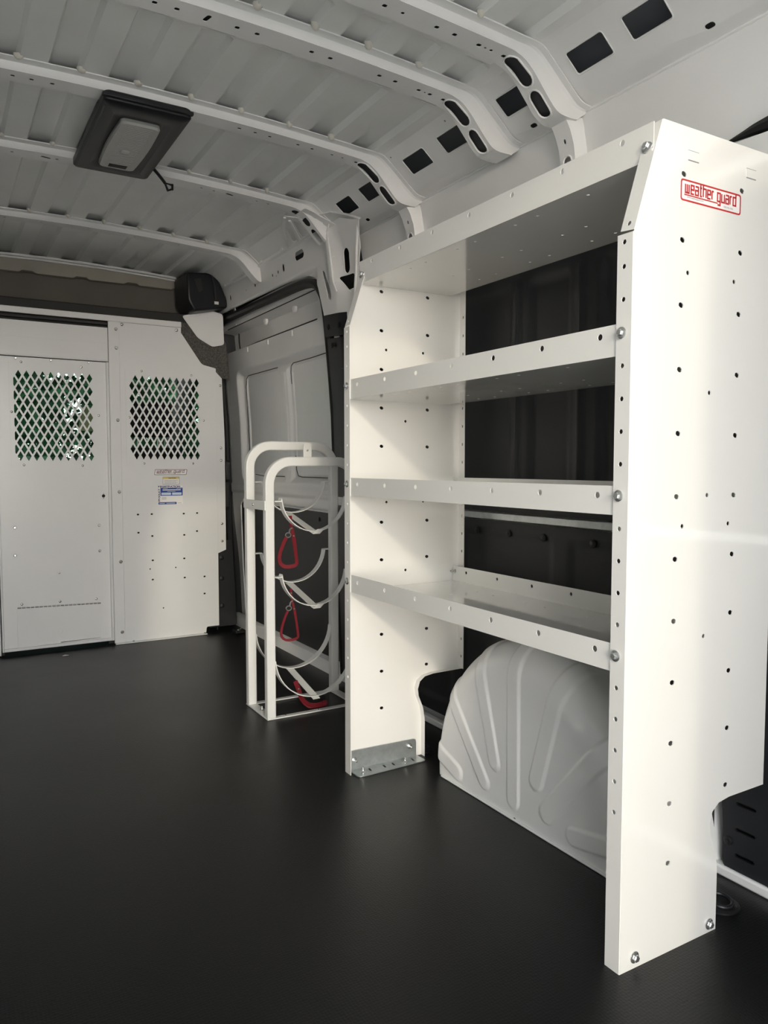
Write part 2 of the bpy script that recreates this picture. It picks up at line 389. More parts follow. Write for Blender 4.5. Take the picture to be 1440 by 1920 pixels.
# ---- right wall
wall_right = empty('wall_right', (1.57, 1.5, 0), None, None); tag(wall_right, kind='structure')
wall_left = empty('wall_left', (-0.47, 1.5, 0), None, None); tag(wall_left, kind='structure')
COVE = [(1.30, 2.0), (1.335, 1.995), (1.365, 1.974), (1.40, 1.946), (1.45, 1.905), (1.472, 1.891), (1.50, 1.885), (1.51, 1.880), (1.503, 1.872), (1.51, 1.85), (1.535, 1.72), (1.547, 1.635)]
SCV = arclen(COVE)
def cove_mp(flip=False):
    def mp(u, v, w):
        x = interp(u, SCV, [p[0] for p in COVE]); z = interp(u, SCV, [p[1] for p in COVE])
        return ((2 * XC - x) if flip else x, v, z + w)
    return mp
def s_of_cx(x): return interp(x, [p[0] for p in COVE[:7]], SCV[:7])
rects = [(0.70, 0.81), (0.86, 0.975), (1.163, 1.270), (1.331, 1.446), (1.606, 1.721), (1.889, 2.010), (2.090, 2.210), (2.402, 2.517), (2.590, 2.700)]
ch = [rrect(s_of_cx(1.375), s_of_cx(1.421), a, b, 0.006, 2) for a, b in rects]
ch += [slot(s_of_cx(1.466), y, 0.014, 0.024) for y in (1.103, 1.662, 2.605)] + [circ(s_of_cx(1.352), y, 0.004, 6) for y in (1.93, 2.245)]
for side, par in ((False, wall_right), (True, wall_left)):
    plate('cove_panel', [(0.0005, Y0), (SCV[-1] - .0005, Y0), (SCV[-1] - .0005, 2.75 if not side else 4.35), (0.0005, 2.75 if not side else 4.35)], ch, 0.0016, cove_mp(side), M['body'], par, cuts_u=SCV[1:-1], smooth=25)
plate('cove_panel', [(0.0005, 2.75), (s_of_cx(1.452), 2.75), (s_of_cx(1.452), 4.35), (0.0005, 4.35)], [], 0.0016, cove_mp(False), M['primer'], wall_right, cuts_u=SCV[1:5], smooth=25)
# raised rims along the rectangular openings
for a, b in rects[2:]:
    pts = rrect(s_of_cx(1.375) - .002, s_of_cx(1.421) + .002, a - .002, b + .002, 0.008, 3); f = cove_mp()
    MB().tube([f(u, v, -0.0005) for u, v in pts], 0.0019, 6, True).build('opening_rim', M['body'], wall_right)
# seam lip where the roof side panel laps the wall
MB().sweep([(1.507, Y0, 1.879), (1.507, 2.74, 1.879)], 0.012, 0.006, (0.3, 0, 1)).build('seam_lip', M['body'], wall_right, bevel=.002)
MB().sweep([(1.513, Y0, 1.858), (1.513, 2.74, 1.858)], 0.004, 0.004, (1, 0, 0)).build('seam_lip', M['body'], wall_right)
# outer skin keeps daylight out (painted steel seen through the openings)
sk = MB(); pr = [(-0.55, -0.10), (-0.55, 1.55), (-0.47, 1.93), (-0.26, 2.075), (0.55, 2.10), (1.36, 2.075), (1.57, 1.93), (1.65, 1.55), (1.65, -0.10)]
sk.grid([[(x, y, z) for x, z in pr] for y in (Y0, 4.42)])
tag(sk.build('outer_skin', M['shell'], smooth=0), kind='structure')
# rear door frame (closes the cavity between skin and lining, leaves the door opening)
fr = plate('door_frame_rear', [(-0.55, -0.1), (1.65, -0.1), (1.65, 1.55), (1.57, 1.93), (1.36, 2.075), (0.55, 2.10), (-0.26, 2.075), (-0.47, 1.93), (-0.55, 1.55)],
           [rpoly([(-0.40, -0.001), (1.505, -0.001), (1.49, 1.60), (1.44, 1.86), (1.30, 1.915), (-0.20, 1.915), (-0.34, 1.86), (-0.39, 1.60)], [0.0, 0.0, .2, .2, .1, .1, .2, .2], 5)], 0.03, XZ(Y0 - .016), M['body'])
tag(fr, kind='structure')
# rear doors added unseen behind the camera to cut light on the near end panel: the right one half closed, the left one swung wide open
for nm, hx, ang in (('door_2_unseen', 1.545, math.radians(180 + 35)), ('door_3_unseen', -0.445, math.radians(180 + 72))):
    cx_, cy_ = math.cos(ang), math.sin(ang)
    dmap = lambda off: (lambda u, v, w: (hx + u * cx_ - (w + off) * cy_, Y0 - .065 + u * cy_ + (w + off) * cx_, v))
    sgn = 1 if nm == 'door_2_unseen' else -1
    dd = plate(nm, rpoly([(0.0, -.06), (.95, -.06), (.95, 1.60), (.92, 1.90), (0.0, 1.90)], [0, .02, .1, .15, 0], 4), [], .05, dmap(0), M['body']); tag(dd, kind='structure')
    plate('door_liner', rrect(.06, .88, .05, .80, .04, 4), [], .006, dmap(-.030 * 1), M['liner'], dd)
# white inner side sheet (structure) behind the liners, sill
def side_sheet(par, sg):
    f = (lambda x: x) if sg > 0 else (lambda x: 2 * XC - x)
    y1 = 2.72 if sg > 0 else 4.35
    MB().box(min(f(1.60), f(1.605)), max(f(1.60), f(1.605)), Y0, y1, -0.01, 1.56).build('side_sheet', M['body'], par)
    MB().sweep([(f(1.556), Y0, 0.012), (f(1.556), 1.03, 0.012), (f(1.556), 1.92, 0.012), (f(1.556), y1, 0.012)], 0.030, 0.024, (0, 0, 1)).build('sill_strip', M['body'], par, bevel=.005)
side_sheet(wall_right, 1); side_sheet(wall_left, -1)
# black liners: height fields over the side sheet
def field(name, m, y0, y1, z0, z1, ny, nz, fx, par, back=0.03, smooth=60, xsgn=1):
    rows = []
    for i in range(ny + 1):
        y = y0 + (y1 - y0) * i / ny
        col = [fx(y, z0 + (z1 - z0) * j / nz) for j in range(nz + 1)]
        rows.append([(c, y, z0 + (z1 - z0) * j / nz) for j, c in enumerate(col)])
    mb = MB().grid(rows)
    return mb.build(name, m, par, smooth=smooth)
def box_sd(y, z, y0, y1, z0, z1, r):
    cy, cz = (y0 + y1) / 2, (z0 + z1) / 2; dy = abs(y - cy) - (y1 - y0) / 2 + r; dz = abs(z - cz) - (z1 - z0) / 2 + r
    return math.hypot(max(dy, 0), max(dz, 0)) + min(max(dy, dz), 0) - r
def liner_x(y, z):
    x = 1.566
    for (a, b) in ((0.15, 0.75), (0.80, 1.22), (1.245, 1.50), (1.615, 1.79), (1.87, 2.28), (2.32, 2.64)):
        d = box_sd(y, z, a, b, 0.86, 1.512, 0.02); x += 0.014 * (1 - sstep(-0.012, 0.0, d))
    for yr in (1.835, 1.57, 1.235):
        d = abs(y - yr); x -= 0.010 * (1 - sstep(0.006, 0.013, d)) * sstep(.84, .86, z) * (1 - sstep(1.50, 1.52, z))
    return x
lin = field('upper_liner', M['liner'], 0.02, 2.70, 0.80, 1.632, 220, 66, liner_x, wall_right)
def lowliner_x(y, z):
    x = 1.556
    for (a, b) in ((1.15, 1.60), (1.66, 2.10), (2.16, 2.62)):
        d = box_sd(y, z, a, b, 0.10, 0.74, 0.03); x += 0.006 * (1 - sstep(-0.012, 0.0, d))
    return x
field('lower_liner', M['liner'], 1.105, 2.70, 0.05, 0.772, 120, 60, lowliner_x, wall_right)
MB().sweep([(1.562, 0.02, 0.786), (1.562, 2.70, 0.786)], 0.010, 0.022, (0, 0, 1)).build('liner_joint', M['galv'], wall_right, bevel=.002)
for y in (1.50, 1.70, 1.86, 2.02, 2.3, 2.55):
    fix('blackscrew', (1.555, y, 0.735), (-1, 0, 0), wall_right, 1.1)
# rear lower liner beside the near shelf end, with three vents
rl = rpoly([(0.0, 0.012), (1.060, 0.012), (1.078, 0.030), (1.078, 0.150), (1.10, 0.30), (1.10, 0.772), (0.0, 0.772)], [0, .012, .012, .05, .05, 0, 0], 4)
vents = [slot(1.022, z, 0.050, 0.009, 0.0) for z in (0.061, 0.121, 0.182)] + [slot(0.90, z, 0.050, 0.009, 0.0) for z in (0.061, 0.121, 0.182)]
plate('rear_liner', rl, vents, 0.006, YZ(1.553), M['liner'], wall_right)
MB().box(1.566, 1.569, 0.85, 1.06, 0.03, 0.22).build('vent_backing', M['rubber'], wall_right)
fix('blackscrew', (1.550, 1.064, 0.087), (-1, 0, 0), wall_right, 1.0); fix('blackscrew', (1.550, 0.955, 0.03), (-1, 0, 0), wall_right, 1.0)
# black weather strip high on the wall behind the near shelf end, white panel under it
ws = MB(); wsp = [(0.55, 1.60, .001), (0.80, 1.64, .030), (0.95, 1.662, .022), (1.02, 1.666, .014), (1.06, 1.664, .008), (1.10, 1.661, .003)]
wp = catmull([(1.530, y, z) for y, z, r in wsp], 4); wr = [v.x for v in catmull([(r, 0, 0) for y, z, r in wsp], 4)]
ws.tube(wp, wr, 8); ws.build('weather_strip', M['rubber'], wall_right)
plate('corner_panel', rpoly([(0.0, 1.59), (1.10, 1.59), (1.10, 1.652), (1.0, 1.648), (0.6, 1.625), (0.0, 1.61)], 0.004, 2), [], 0.004, lambda u, v, w: (1.522 + w + (1.66 - v) * 0.10, u, v), M['body'], wall_right)
# left wall lining (out of frame, closes the van)
MB().box(2 * XC - 1.572, 2 * XC - 1.566, 0.0, 4.30, 0.79, 1.63).build('upper_panel', M['body'], wall_left)
MB().box(2 * XC - 1.566, 2 * XC - 1.560, 0.0, 4.30, 0.05, 0.77).build('lower_panel', M['body'], wall_left)
# wall pillars below two of the bows
def pillar(yc, w):
    Bx = [(1.452, 1.862), (1.470, 1.835), (1.484, 1.80), (1.496, 1.72), (1.510, 1.615)]; Tx = [(1.520, 1.87), (1.523, 1.835), (1.526, 1.80), (1.538, 1.72), (1.552, 1.615)]
    S = arclen(Bx)
    def mp(u, v, q): return (interp(u, S, [p[0] for p in Bx]) + q, yc + v, interp(u, S, [p[1] for p in Bx]))
    bm = plate_bm([(0.0005, -w), (S[-1] - .0005, -w), (S[-1] - .0005, w), (0.0005, w)], [slot(0.055, 0.0, 0.012, 0.008), slot(0.125, 0.0, 0.062, 0.026, n=6)], 0.0016, mp, cuts_u=S[1:-1])
    mb = MB()
    for sg in (-1, 1):
        mb.grid([[(x, yc + sg * (w - .0005), z) for x, z in Bx], [(x + (a - x) * .15, yc + sg * (w + .003), z) for (x, z), (a, _) in zip(Bx, Tx)], [(a - .004, yc + sg * (w + .010), b) for a, b in Tx], [(a - .004, yc + sg * (w + .022), b) for a, b in Tx], [(a - .001, yc + sg * (w + .023), b) for a, b in Tx]])
    me = mb.mesh('tmp', M['body'], 0); bm.from_mesh(me); bpy.data.meshes.remove(me)
    p = bm_obj('wall_pillar', bm, M['body'], wall_right, smooth=45)
    for sg in (-1, 1):
        MB().tube([(a - .003, yc + sg * (w + .028), b) for a, b in Tx], 0.0035, 6).build('pillar_bead', M['body'], p)
    f = slot(0.125, 0.0, 0.062 + .006, 0.026 + .006, n=6)
    MB().tube([mp(u, v, -0.001) for u, v in f], 0.0025, 6, True).build('slot_rim', M['body'], p)
    return p
pillar(1.552, 0.028); pillar(2.335, 0.028)
# rims round the two big ovals of each visible bow
def bow_rims(b_, yc):
    for (xa, xb, ex, wd) in ((1.285, 1.338, .03, .040), (1.362, 1.408, .012, .036)):
        a, b = s_of_x(xa), s_of_x(xb); pts = slot((a + b) / 2, 0, b - a + ex + .005, wd + .005, n=7)
        MB().tube([(interp(u, SB, [p[0] for p in BB]), yc + v, interp(u, SB, [p[1] for p in BB]) - .0005) for u, v in pts], 0.0028, 6, True).build('oval_rim', M['body'], b_)
for b_, yc in list(zip(bows, RIBS))[:3]: bow_rims(b_, yc)

# ---- sliding door side: frame plate (header rail + rear post) with cut-outs
def fx_frame(z): return interp(z, [0, .55, 1.2, 1.8, 1.95], [1.54, 1.517, 1.50, 1.455, 1.432])
post_outline = [(4.36, 1.925), (4.36, 1.835), (4.32, 1.812), (3.30, 1.800), (3.12, 1.790), (3.045, 1.765), (3.00, 1.715), (2.965, 1.60), (2.955, 1.56),
                (2.72, 1.545), (2.675, 1.66), (2.655, 1.76), (2.63, 1.84), (2.60, 1.888), (2.66, 1.905), (2.78, 1.945), (2.90, 1.945), (3.00, 1.935)]
ph = [slot(3.150, 1.883, 0.095, 0.036, 0.0, 6), slot(2.754, 1.773, 0.040, 0.098, 0, 6),
      rpoly([(2.815, 1.718), (2.700, 1.715), (2.690, 1.665), (2.735, 1.640)], .02, 4),
      rpoly([(2.950, 1.775), (2.930, 1.765), (2.880, 1.670), (2.885, 1.640), (2.910, 1.645)], .012, 3)]
ph += [slot(3.335, 1.868, 0.024, 0.036), circ(3.40, 1.862, .008), circ(3.43, 1.85, .006, 6), circ(3.47, 1.862, .009, 8), slot(3.70, 1.868, .022, .032), circ(3.83, 1.862, .006, 6), slot(4.07, 1.868, .022, .032), slot(4.20, 1.862, .012, .022), slot(4.26, 1.862, .012, .022)]
def frame_mp(u, v, w):
    x = fx_frame(v) - 0.018
    x += 0.016 * sstep(2.86, 2.74, u) * sstep(1.90, 1.80, v)            # rear half of the post steps outward
    x -= 0.020 * (1 - sstep(0.012, 0.05, abs(u - 2.845))) * sstep(1.62, 1.75, v) * (1 - sstep(1.88, 1.93, v))
    x += 0.02 * sstep(1.81, 1.79, v) * sstep(3.0, 3.05, u)
    return (x + w, u, v)
cu = [2.64 + 0.025 * i for i in range(24)]; cv = [1.56 + 0.02 * i for i in range(19)]
hdr = plate('header_rail', post_outline, ph, 0.003, frame_mp, M['body'], wall_right, cuts_u=cu, cuts_v=cv, smooth=40)
# reveal under the rail and spot-weld lip above it
def strip(name, rows, m, par, smooth=40): return MB().grid(rows).build(name, m, par, smooth=smooth)
strip('rail_reveal', [[(fx_frame(1.80) + .002, y, 1.803) for y in (3.05, 4.33)], [(fx_frame(1.80) + 0.05, y, 1.785) for y in (3.05, 4.33)], [(fx_frame(1.80) + 0.06, y, 1.755) for y in (3.05, 4.33)]], M['body'], hdr)
strip('rail_lip', [[(1.425 - .018 + .014, y, 1.922) for y in (2.85, 3.4, 4.36)], [(1.404, y, 1.930) for y in (2.85, 3.4, 4.36)], [(1.404, y, 1.952) for y in (2.85, 3.4, 4.36)], [(1.44, y, 1.957) for y in (2.85, 3.4, 4.36)]], M['body'], hdr)
for y in (3.05, 3.30, 3.55, 3.80, 4.10):
    MB().box(1.399, 1.404, y - .012, y + .012, 1.932, 1.952).build('weld_tab', M['body'], hdr, bevel=.002)
strip('rail_shade', [[(fx_frame(z) + .012, y, z) for z in (1.835, 1.92)] for y in (3.03, 4.35)], M['hollow_shade'], hdr)  # dark strip added so the rail holes look shaded
# crease ridges and the flange edges on the post
MB().tube([(fx_frame(z) - .036, y, z) for y, z in ((2.80, 1.935), (2.832, 1.90), (2.835, 1.80), (2.825, 1.70), (2.80, 1.655))], 0.004, 6).build('crease', M['body'], hdr)
MB().tube([(fx_frame(z) - .012, y, z) for y, z in ((2.62, 1.885), (2.655, 1.80), (2.672, 1.70), (2.70, 1.60))], 0.006, 6).build('crease', M['body'], hdr)
MB().sweep([(1.428, 2.60, 1.892), (1.41, 2.66, 1.92), (1.385, 2.76, 1.955), (1.372, 2.85, 1.965)], 0.012, 0.005, (0.6, 0, -0.8)).build('crease', M['body'], hdr, bevel=.002)
# dark sheet standing in for the shade inside the post, seen through the cut-outs
strip('post_shade', [[(1.535, y, z) for z in (1.53, 1.96)] for y in (2.55, 3.02)], M['hollow_shade'], hdr)
MB().tube([(1.50, 2.62, 1.705), (1.492, 2.70, 1.70), (1.50, 2.78, 1.695)], 0.013, 10).build('wiring_plug', M['rubber'], hdr)
# corner gusset between the bow and the header rail, with two windows
gm = lambda u, v, w: (u, v, interp(u, [1.20, 1.33, 1.45], [1.972, 1.955, 1.925]) + w)
plate('roof_gusset', rpoly([(1.255, 2.93), (1.30, 2.905), (1.43, 2.905), (1.43, 3.20), (1.405, 3.235), (1.30, 3.05)], .01, 3),
      [rpoly([(1.305, 3.035), (1.345, 3.045), (1.405, 3.13), (1.395, 3.155)], .008, 3), rpoly([(1.300, 2.945), (1.405, 2.945), (1.412, 3.075), (1.375, 3.045)], .01, 3)], 0.003, gm, M['body'], hdr, cuts_u=(1.28, 1.33, 1.38), smooth=40)
MB().sweep([gm(1.262, 2.935, -.004), gm(1.305, 3.05, -.004), gm(1.405, 3.225, -.004)], 0.012, 0.006, (0, 0, 1)).build('gusset_lip', M['body'], hdr, bevel=.002)
MB().sweep([gm(1.29, 2.95, -.004), gm(1.36, 3.045, -.004), gm(1.42, 3.12, -.004)], 0.012, 0.006, (0, 0, 1)).build('gusset_lip', M['body'], hdr, bevel=.002)
# fairing that joins the fourth bow to the post, with its slot
fp = plate('bow_foot', rpoly([(2.805, 0.0), (2.955, 0.0), (2.945, 0.10), (2.90, 0.17), (2.78, 0.17), (2.80, 0.08)], .015, 3), [rpoly([(2.835, 0.075), (2.925, 0.075), (2.915, 0.125), (2.83, 0.125)], .008, 3)], 0.003,
           lambda u, v, w: (interp(v, [0, .05, .17], [1.295, 1.335, 1.42]), u, interp(v, [0, .05, .17], [1.967, 1.955, 1.915]) + w), M['body'], hdr, cuts_v=(.03, .05, .08, .12), smooth=40)
# ---- sliding door (inner skin as one pressed sheet)
def door_x(y, z):
    x = fx_frame(z) + 0.045
    d = box_sd(y, z, 3.14, 4.60, 1.612, 1.738, 0.03); x += 0.075 * (1 - sstep(-0.008, 0.0, d))            # long top recess
    x -= 0.012 * (1 - sstep(0.012, 0.024, abs(z - 1.775)))                                                   # rail above it
    d = box_sd(y, z, 3.02, 4.275, 0.855, 1.500, 0.06); x += 0.030 * (1 - sstep(-0.045, 0.0, d))            # big lower field
    for (a, b) in ((3.705, 4.195), (3.05, 3.552)):
        d = box_sd(y, z, a, b, 0.898, 1.455, 0.05); x += 0.008 * (1 - sstep(-0.005, 0.0, d))
    dp = abs(y - 3.61); x -= 0.020 * (1 - sstep(0.028, 0.05, dp)) * sstep(0.86, 0.90, z) * (1 - sstep(1.42, 1.46, z))
    x += 0.008 * (1 - sstep(0.004, 0.012, abs(y - 3.595))) * sstep(0.90, 0.94, z) * (1 - sstep(1.40, 1.43, z))
    x -= 0.010 * (1 - sstep(0.010, 0.035, abs(z - 0.82)))                                                    # ledge over the black panel
    x += 0.025 * (1 - sstep(0.30, 0.78, z)) 
    return x
d1 = field('door_1', M['body'], 2.955, 4.47, 0.02, 1.80, 420, 420, door_x, None, smooth=40); tag(d1, kind='structure')
def seam(pts, r=.0022): MB().tube([(door_x(y, z) - .0005, y, z) for y, z in pts], r, 6).build('panel_seam', M['darktrim'], d1)
seam([(4.200, .95), (4.203, 1.30), (4.200, 1.40), (4.185, 1.445), (4.15, 1.460), (3.95, 1.460), (3.72, 1.459)])
seam([(3.04, 1.458), (3.30, 1.460), (3.52, 1.460), (3.548, 1.45), (3.558, 1.42), (3.558, 1.36)]); seam([(3.553, 1.0), (3.550, .93), (3.53, .898), (3.48, .893), (3.04, .893)]); seam([(3.70, .893), (4.0, .893), (4.13, .90)])
seam([(4.35, 1.6155), (3.9, 1.613), (3.16, 1.613)], .003); seam([(4.362, 1.73), (4.368, 1.68), (4.362, 1.63)], .006); seam([(3.14, 1.742), (3.6, 1.742), (4.34, 1.742)], .0025)
for y in (3.45, 3.76, 4.06): MB().box(door_x(y, 1.59) - .005, door_x(y, 1.59) + .01, y - .012, y + .012, 1.578, 1.606).build('rib_tab', M['body'], d1, bevel=.003)
for y in (3.50, 3.88): MB().lathe([(0.020, 0.0), (0.018, 0.012), (0.010, 0.016)], Matrix.Translation((door_x(y, 1.60) + .045, y, 1.722)) @ Vector((-1, 0, 0)).to_track_quat('Z', 'Y').to_matrix().to_4x4(), 12).build('spacer', M['body'], d1)
for y in (3.25, 3.42, 3.60, 3.80, 4.0, 4.2): MB().lathe([(0.005, 0.0), (0.004, 0.003)], Matrix.Translation((door_x(y, 1.752), y, 1.752)) @ Vector((-1, 0, 0)).to_track_quat('Z', 'Y').to_matrix().to_4x4(), 8).build('weld_dot', M['body'], d1)
lp = plate('lower_panel', rpoly([(3.00, 0.055), (4.20, 0.055), (4.245, 0.10), (4.235, 0.742), (3.00, 0.735)], [0, .04, .04, .02, 0], 4), [], 0.006, lambda u, v, w: (fx_frame(v) + 0.028 + w, u, v), M['liner'], d1)
for y, z in ((3.2, 0.70), (3.6, 0.705), (4.0, .708)): fix('blackscrew', (fx_frame(z) + .025, y, z), (-1, 0, 0), d1)
MB().tube([(fx_frame(z) + .024, y, z) for y, z in ((3.0, .738), (3.6, .742), (4.22, .745), (4.246, .72), (4.252, .40), (4.25, .10), (4.20, .05), (3.0, .05))], 0.004, 6).build('panel_edge', M['body'], d1)
tag(strip('trim_3', [[(1.575, y, 0.058) for y in (2.75, 4.40)], [(1.553, y, 0.060) for y in (2.75, 4.40)], [(1.536, y, 0.050) for y in (2.75, 4.40)], [(1.530, y, 0.022) for y in (2.75, 4.40)], [(1.522, y, 0.0) for y in (2.75, 4.40)]], M['body'], None), kind='structure')
# rubber seal round the door opening
def sealpt(y, z, o=0.002): return (fx_frame(z) + o, y, z)
sp = [(4.405, 0.03), (4.40, 0.55), (4.40, 1.2), (4.40, 1.66), (4.385, 1.735), (4.33, 1.775), (4.2, 1.783), (3.7, 1.776), (3.25, 1.768), (3.08, 1.748), (3.01, 1.70), (2.978, 1.62), (2.965, 1.4), (2.955, 0.9), (2.95, 0.4), (2.95, 0.03)]
tag(MB().tube([sealpt(v.x, v.y) for v in catmull([(a, b, 0) for a, b in sp], 4)], 0.021, 10).build('trim_1', M['rubber']), kind='structure')
# door front edge flange and lock parts by the partition
MB().box(1.455, 1.50, 4.33, 4.36, 0.70, 0.86).build('latch', M['black'], d1, bevel=.008)
MB().box(1.462, 1.50, 4.30, 4.37, 0.86, 0.98).build('latch', M['black'], d1, bevel=.01)
# ---- black trim of the door post
tr = empty('trim_2', (1.50, 2.85, 0), None, None); tag(tr, kind='structure')
def px(z): return fx_frame(z) - 0.012
plate('post_trim', rpoly([(2.70, 0.02), (2.955, 0.02), (2.945, 0.70), (2.958, 1.42), (2.962, 1.49), (2.735, 1.475), (2.72, 1.42), (2.70, .70)], .015, 3), [], 0.006, lambda u, v, w: (px(v) + w + 0.02 * sstep(2.84, 2.74, u), u, v), M['black'], tr, cuts_u=(2.74, 2.76, 2.78, 2.80, 2.82, 2.84), cuts_v=[.1 * i for i in range(1, 15)])
plate('post_cap', rpoly([(2.735, 1.483), (2.962, 1.498), (2.962, 1.588), (2.74, 1.572)], .008, 3), [], 0.010, lambda u, v, w: (px(v) - .004 + w + 0.02 * sstep(2.84, 2.74, u), u, v), M['black'], tr, cuts_u=(2.74, 2.76, 2.78, 2.80, 2.82, 2.84))
plate('trim_inset', rpoly([(2.775, 0.75), (2.885, 0.75), (2.895, 1.30), (2.86, 1.36), (2.80, 1.345), (2.775, 1.30)], .02, 4), [], 0.004, lambda u, v, w: (px(v) - .005 + w + 0.02 * sstep(2.84, 2.74, u), u, v), M['black'], tr, cuts_u=(2.78, 2.80, 2.82, 2.84), cuts_v=[.75 + .1 * i for i in range(1, 7)])
for y, z in ((2.925, 1.535), (2.83, 1.530), (2.90, 1.455), (2.815, 1.24), (2.83, .83)): fix('blackscrew', (px(z) - .010 + 0.02 * sstep(2.84, 2.74, y), y, z), (-1, 0, 0), tr, 1.15)
plate('post_gusset', rpoly([(2.70, 1.57), (2.80, 1.575), (2.80, 1.66), (2.70, 1.66)], .01, 2), [], .004, lambda u, v, w: (1.468 + w, u, v), M['body'], hdr)
# ---- wheel arch with raised beads
def wheel_arch(flip=False):
    yc, xi = 1.53, 1.31
    beads = [((1.93, .085), (1.79, .040), .025), ((1.89, .345), (1.662, .058), .0225), ((1.735, .54), (1.617, .130), .0235), ((1.542, .60), (1.536, .053), .0250), ((1.33, .55), (1.447, .137), .026), ((1.16, .36), (1.405, .068), .028), ((1.02, .10), (1.313, .046), .024)]
    def lift(y, z):
        h = 0.0
        for (a, b, r) in beads:
            ax, az = a; bx, bz = b; dx, dz = bx - ax, bz - az
            t = max(0, min(1, ((y - ax) * dx + (z - az) * dz) / (dx * dx + dz * dz)))
            d = math.hypot(y - ax - t * dx, z - az - t * dz) - r; h = max(h, 1 - sstep(-0.006, 0.003, d))
        return h
    nt_ = 300; rows = []
    def ell(th, a, b): return 1 / math.sqrt((math.cos(th) / a) ** 2 + (math.sin(th) / b) ** 2)
    for i in range(nt_ + 1):
        th = PI * i / nt_; ri = ell(th, .345, .382); ro = ell(th, .445, .462); rd = .02 + .075 * math.sin(th)
        prof = [(ri * k / 64, 0.0, 0.0) for k in range(1, 65)]
        prof += [(ri + rd * math.sin(PI / 2 * k / 16), rd * (1 - math.cos(PI / 2 * k / 16)), PI / 2 * k / 16) for k in range(1, 17)]
        prof += [(ri + rd + (ro - ri - rd) * k / 12, rd + (1.595 - xi - rd) * k / 12, PI / 2) for k in range(1, 13)]
        row = []; L = 0; pr_ = (0, 0)
        for (r, dx, a) in prof:
            L += math.hypot(r - pr_[0], dx - pr_[1]); pr_ = (r, dx)
            h = 0.0055 * lift(yc + L * math.cos(th), L * math.sin(th))
            rr = r + h * math.sin(a); xx = xi + dx - h * math.cos(a)
            row.append(((2 * XC - xx) if flip else xx, yc + rr * math.cos(th), rr * math.sin(th) + 0.002))
        rows.append(row)
    return MB().grid(rows)
w = wheel_arch().build('wheel_arch', M['body'], smooth=60)
tag(w, 'grey white pressed steel wheel arch with raised beads under the shelving', 'wheel arch')
MB().sweep([(1.307, 1.868, 0.003), (1.307, 1.19, 0.003)], 0.008, 0.006, (0, 0, 1)).build('floor_seam', M['body'], w, bevel=.003)
wheel_arch(True).build('wheel_arch_left', M['body'], wall_left, smooth=60)

# ================================================================== SHELVING UNIT
unit = empty('shelving_unit', (1.28, 1.50, 0), 'white perforated steel shelving unit with four shelves standing over the wheel arch', 'shelving')
YN, YF = 0.952, 2.050
def upright(Y, inward):
    """C-shaped end panel: sheet + front flange + slanted top flange + rear flange; inward = +1 / -1"""
    out = [(1.072, 0.0), (1.352, 0.0), (1.352, 0.125), (1.345, 0.165), (1.328, 0.205), (1.325, 0.228), (1.333, 0.252), (1.352, 0.266), (1.385, 0.271), (1.50, 0.272), (1.50, 1.57), (1.142, 1.57), (1.075, 1.366), (1.072, 1.36)]
    hs = []
    for k in range(12):
        z = 1.484 - 0.1185 * k
        hs.append(slot(1.201, z, 0.014, 0.0095, -.2, 3))
        if k < 11: hs.append(slot(1.372, z, 0.014, 0.0095, -.2, 3))
    hs += [circ(x, z, 0.0045, 8) for x, z in ((1.218, 1.308), (1.355, 1.308), (1.289, 1.090), (1.290, 0.893), (1.219, 0.835), (1.357, 0.835), (1.290, 0.616))]
    root = plate('upright', out, hs, 0.0018, XZ(Y), M['powder'], unit)
    fh = [circ(0.0195 if True else 0, z, 0.0047, 8) for z in [1.348, 1.305] + [1.247 - 0.0589 * k for k in range(17)] if min(abs(z - q) for q in (1.188, 0.895, 0.600)) > 0.02]
    plate('front_flange', [(0, 0), (0.035, 0), (0.035, 1.362), (0, 1.362)], fh, 0.0018, lambda u, v, w: (1.072 + w, Y + inward * u, v), M['powder'], root)
    plate('top_flange', [(0, 0), (0.032, 0.004), (0.032, 0.212), (0, 0.2145)], [circ(0.016, 0.016, 0.0047, 8)], 0.0018, lambda u, v, w: (1.0745 + v * 0.312 + w, Y + inward * u, 1.3655 + v * 0.950), M['powder'], root)
    bh = [slot(0.018, z, 0.006, 0.010) for z in [1.432 - 0.0589 * k for k in range(20)]]
    plate('rear_flange', [(0, 0.272), (0.030, 0.272), (0.030, 1.57), (0, 1.57)], bh, 0.0018, lambda u, v, w: (1.50 + w, Y + inward * u, v), M['powder'], root)
    # lip that follows the wheel arch notch
    notch = out[1:10]
    mb = MB(); mb.grid([[(x, Y, z) for x, z in notch], [(x, Y + inward * 0.022, z) for x, z in notch]]); mb.build('notch_lip', M['powder'], root, smooth=50)
    for z in (1.188, 0.895, 0.600): fix('bolt', (1.0695, Y + inward * 0.0205, z), (-1, 0, 0), root, 1.25, 0.3)
    fix('bolt', (1.124, Y + inward * 0.018, 1.523), (-0.95, 0, 0.31), root, 1.35, 0.2)
    return root
upN = upright(YN, 1); upF = upright(YF, -1)
tag(upN, 'near end panel with dark bolt holes and a red sticker'); tag(upF, 'far end panel bolted to the floor by a galvanised angle')
# pressed bridge marks near the top of the near panel
for (x, z) in ((1.227, 1.520), (1.400, 1.521)):
    for dz in (-0.009, 0.009): MB().box(x - 0.016, x + 0.014, YN - 0.0015, YN - 0.0008, z + dz - .0006, z + dz + .0006).build('pressed_mark', M['greyprint'], upN)
    MB().box(x - 0.016, x + 0.014, YN - 0.0022, YN - 0.0008, z - .008, z + .008).build('pressed_tab', M['powder'], upN)
for x, z in ((1.111, 0.022), (1.330, 0.018)): fix('bolt', (x, YN - 0.001, z), (0, -1, 0), upN, 1.35)
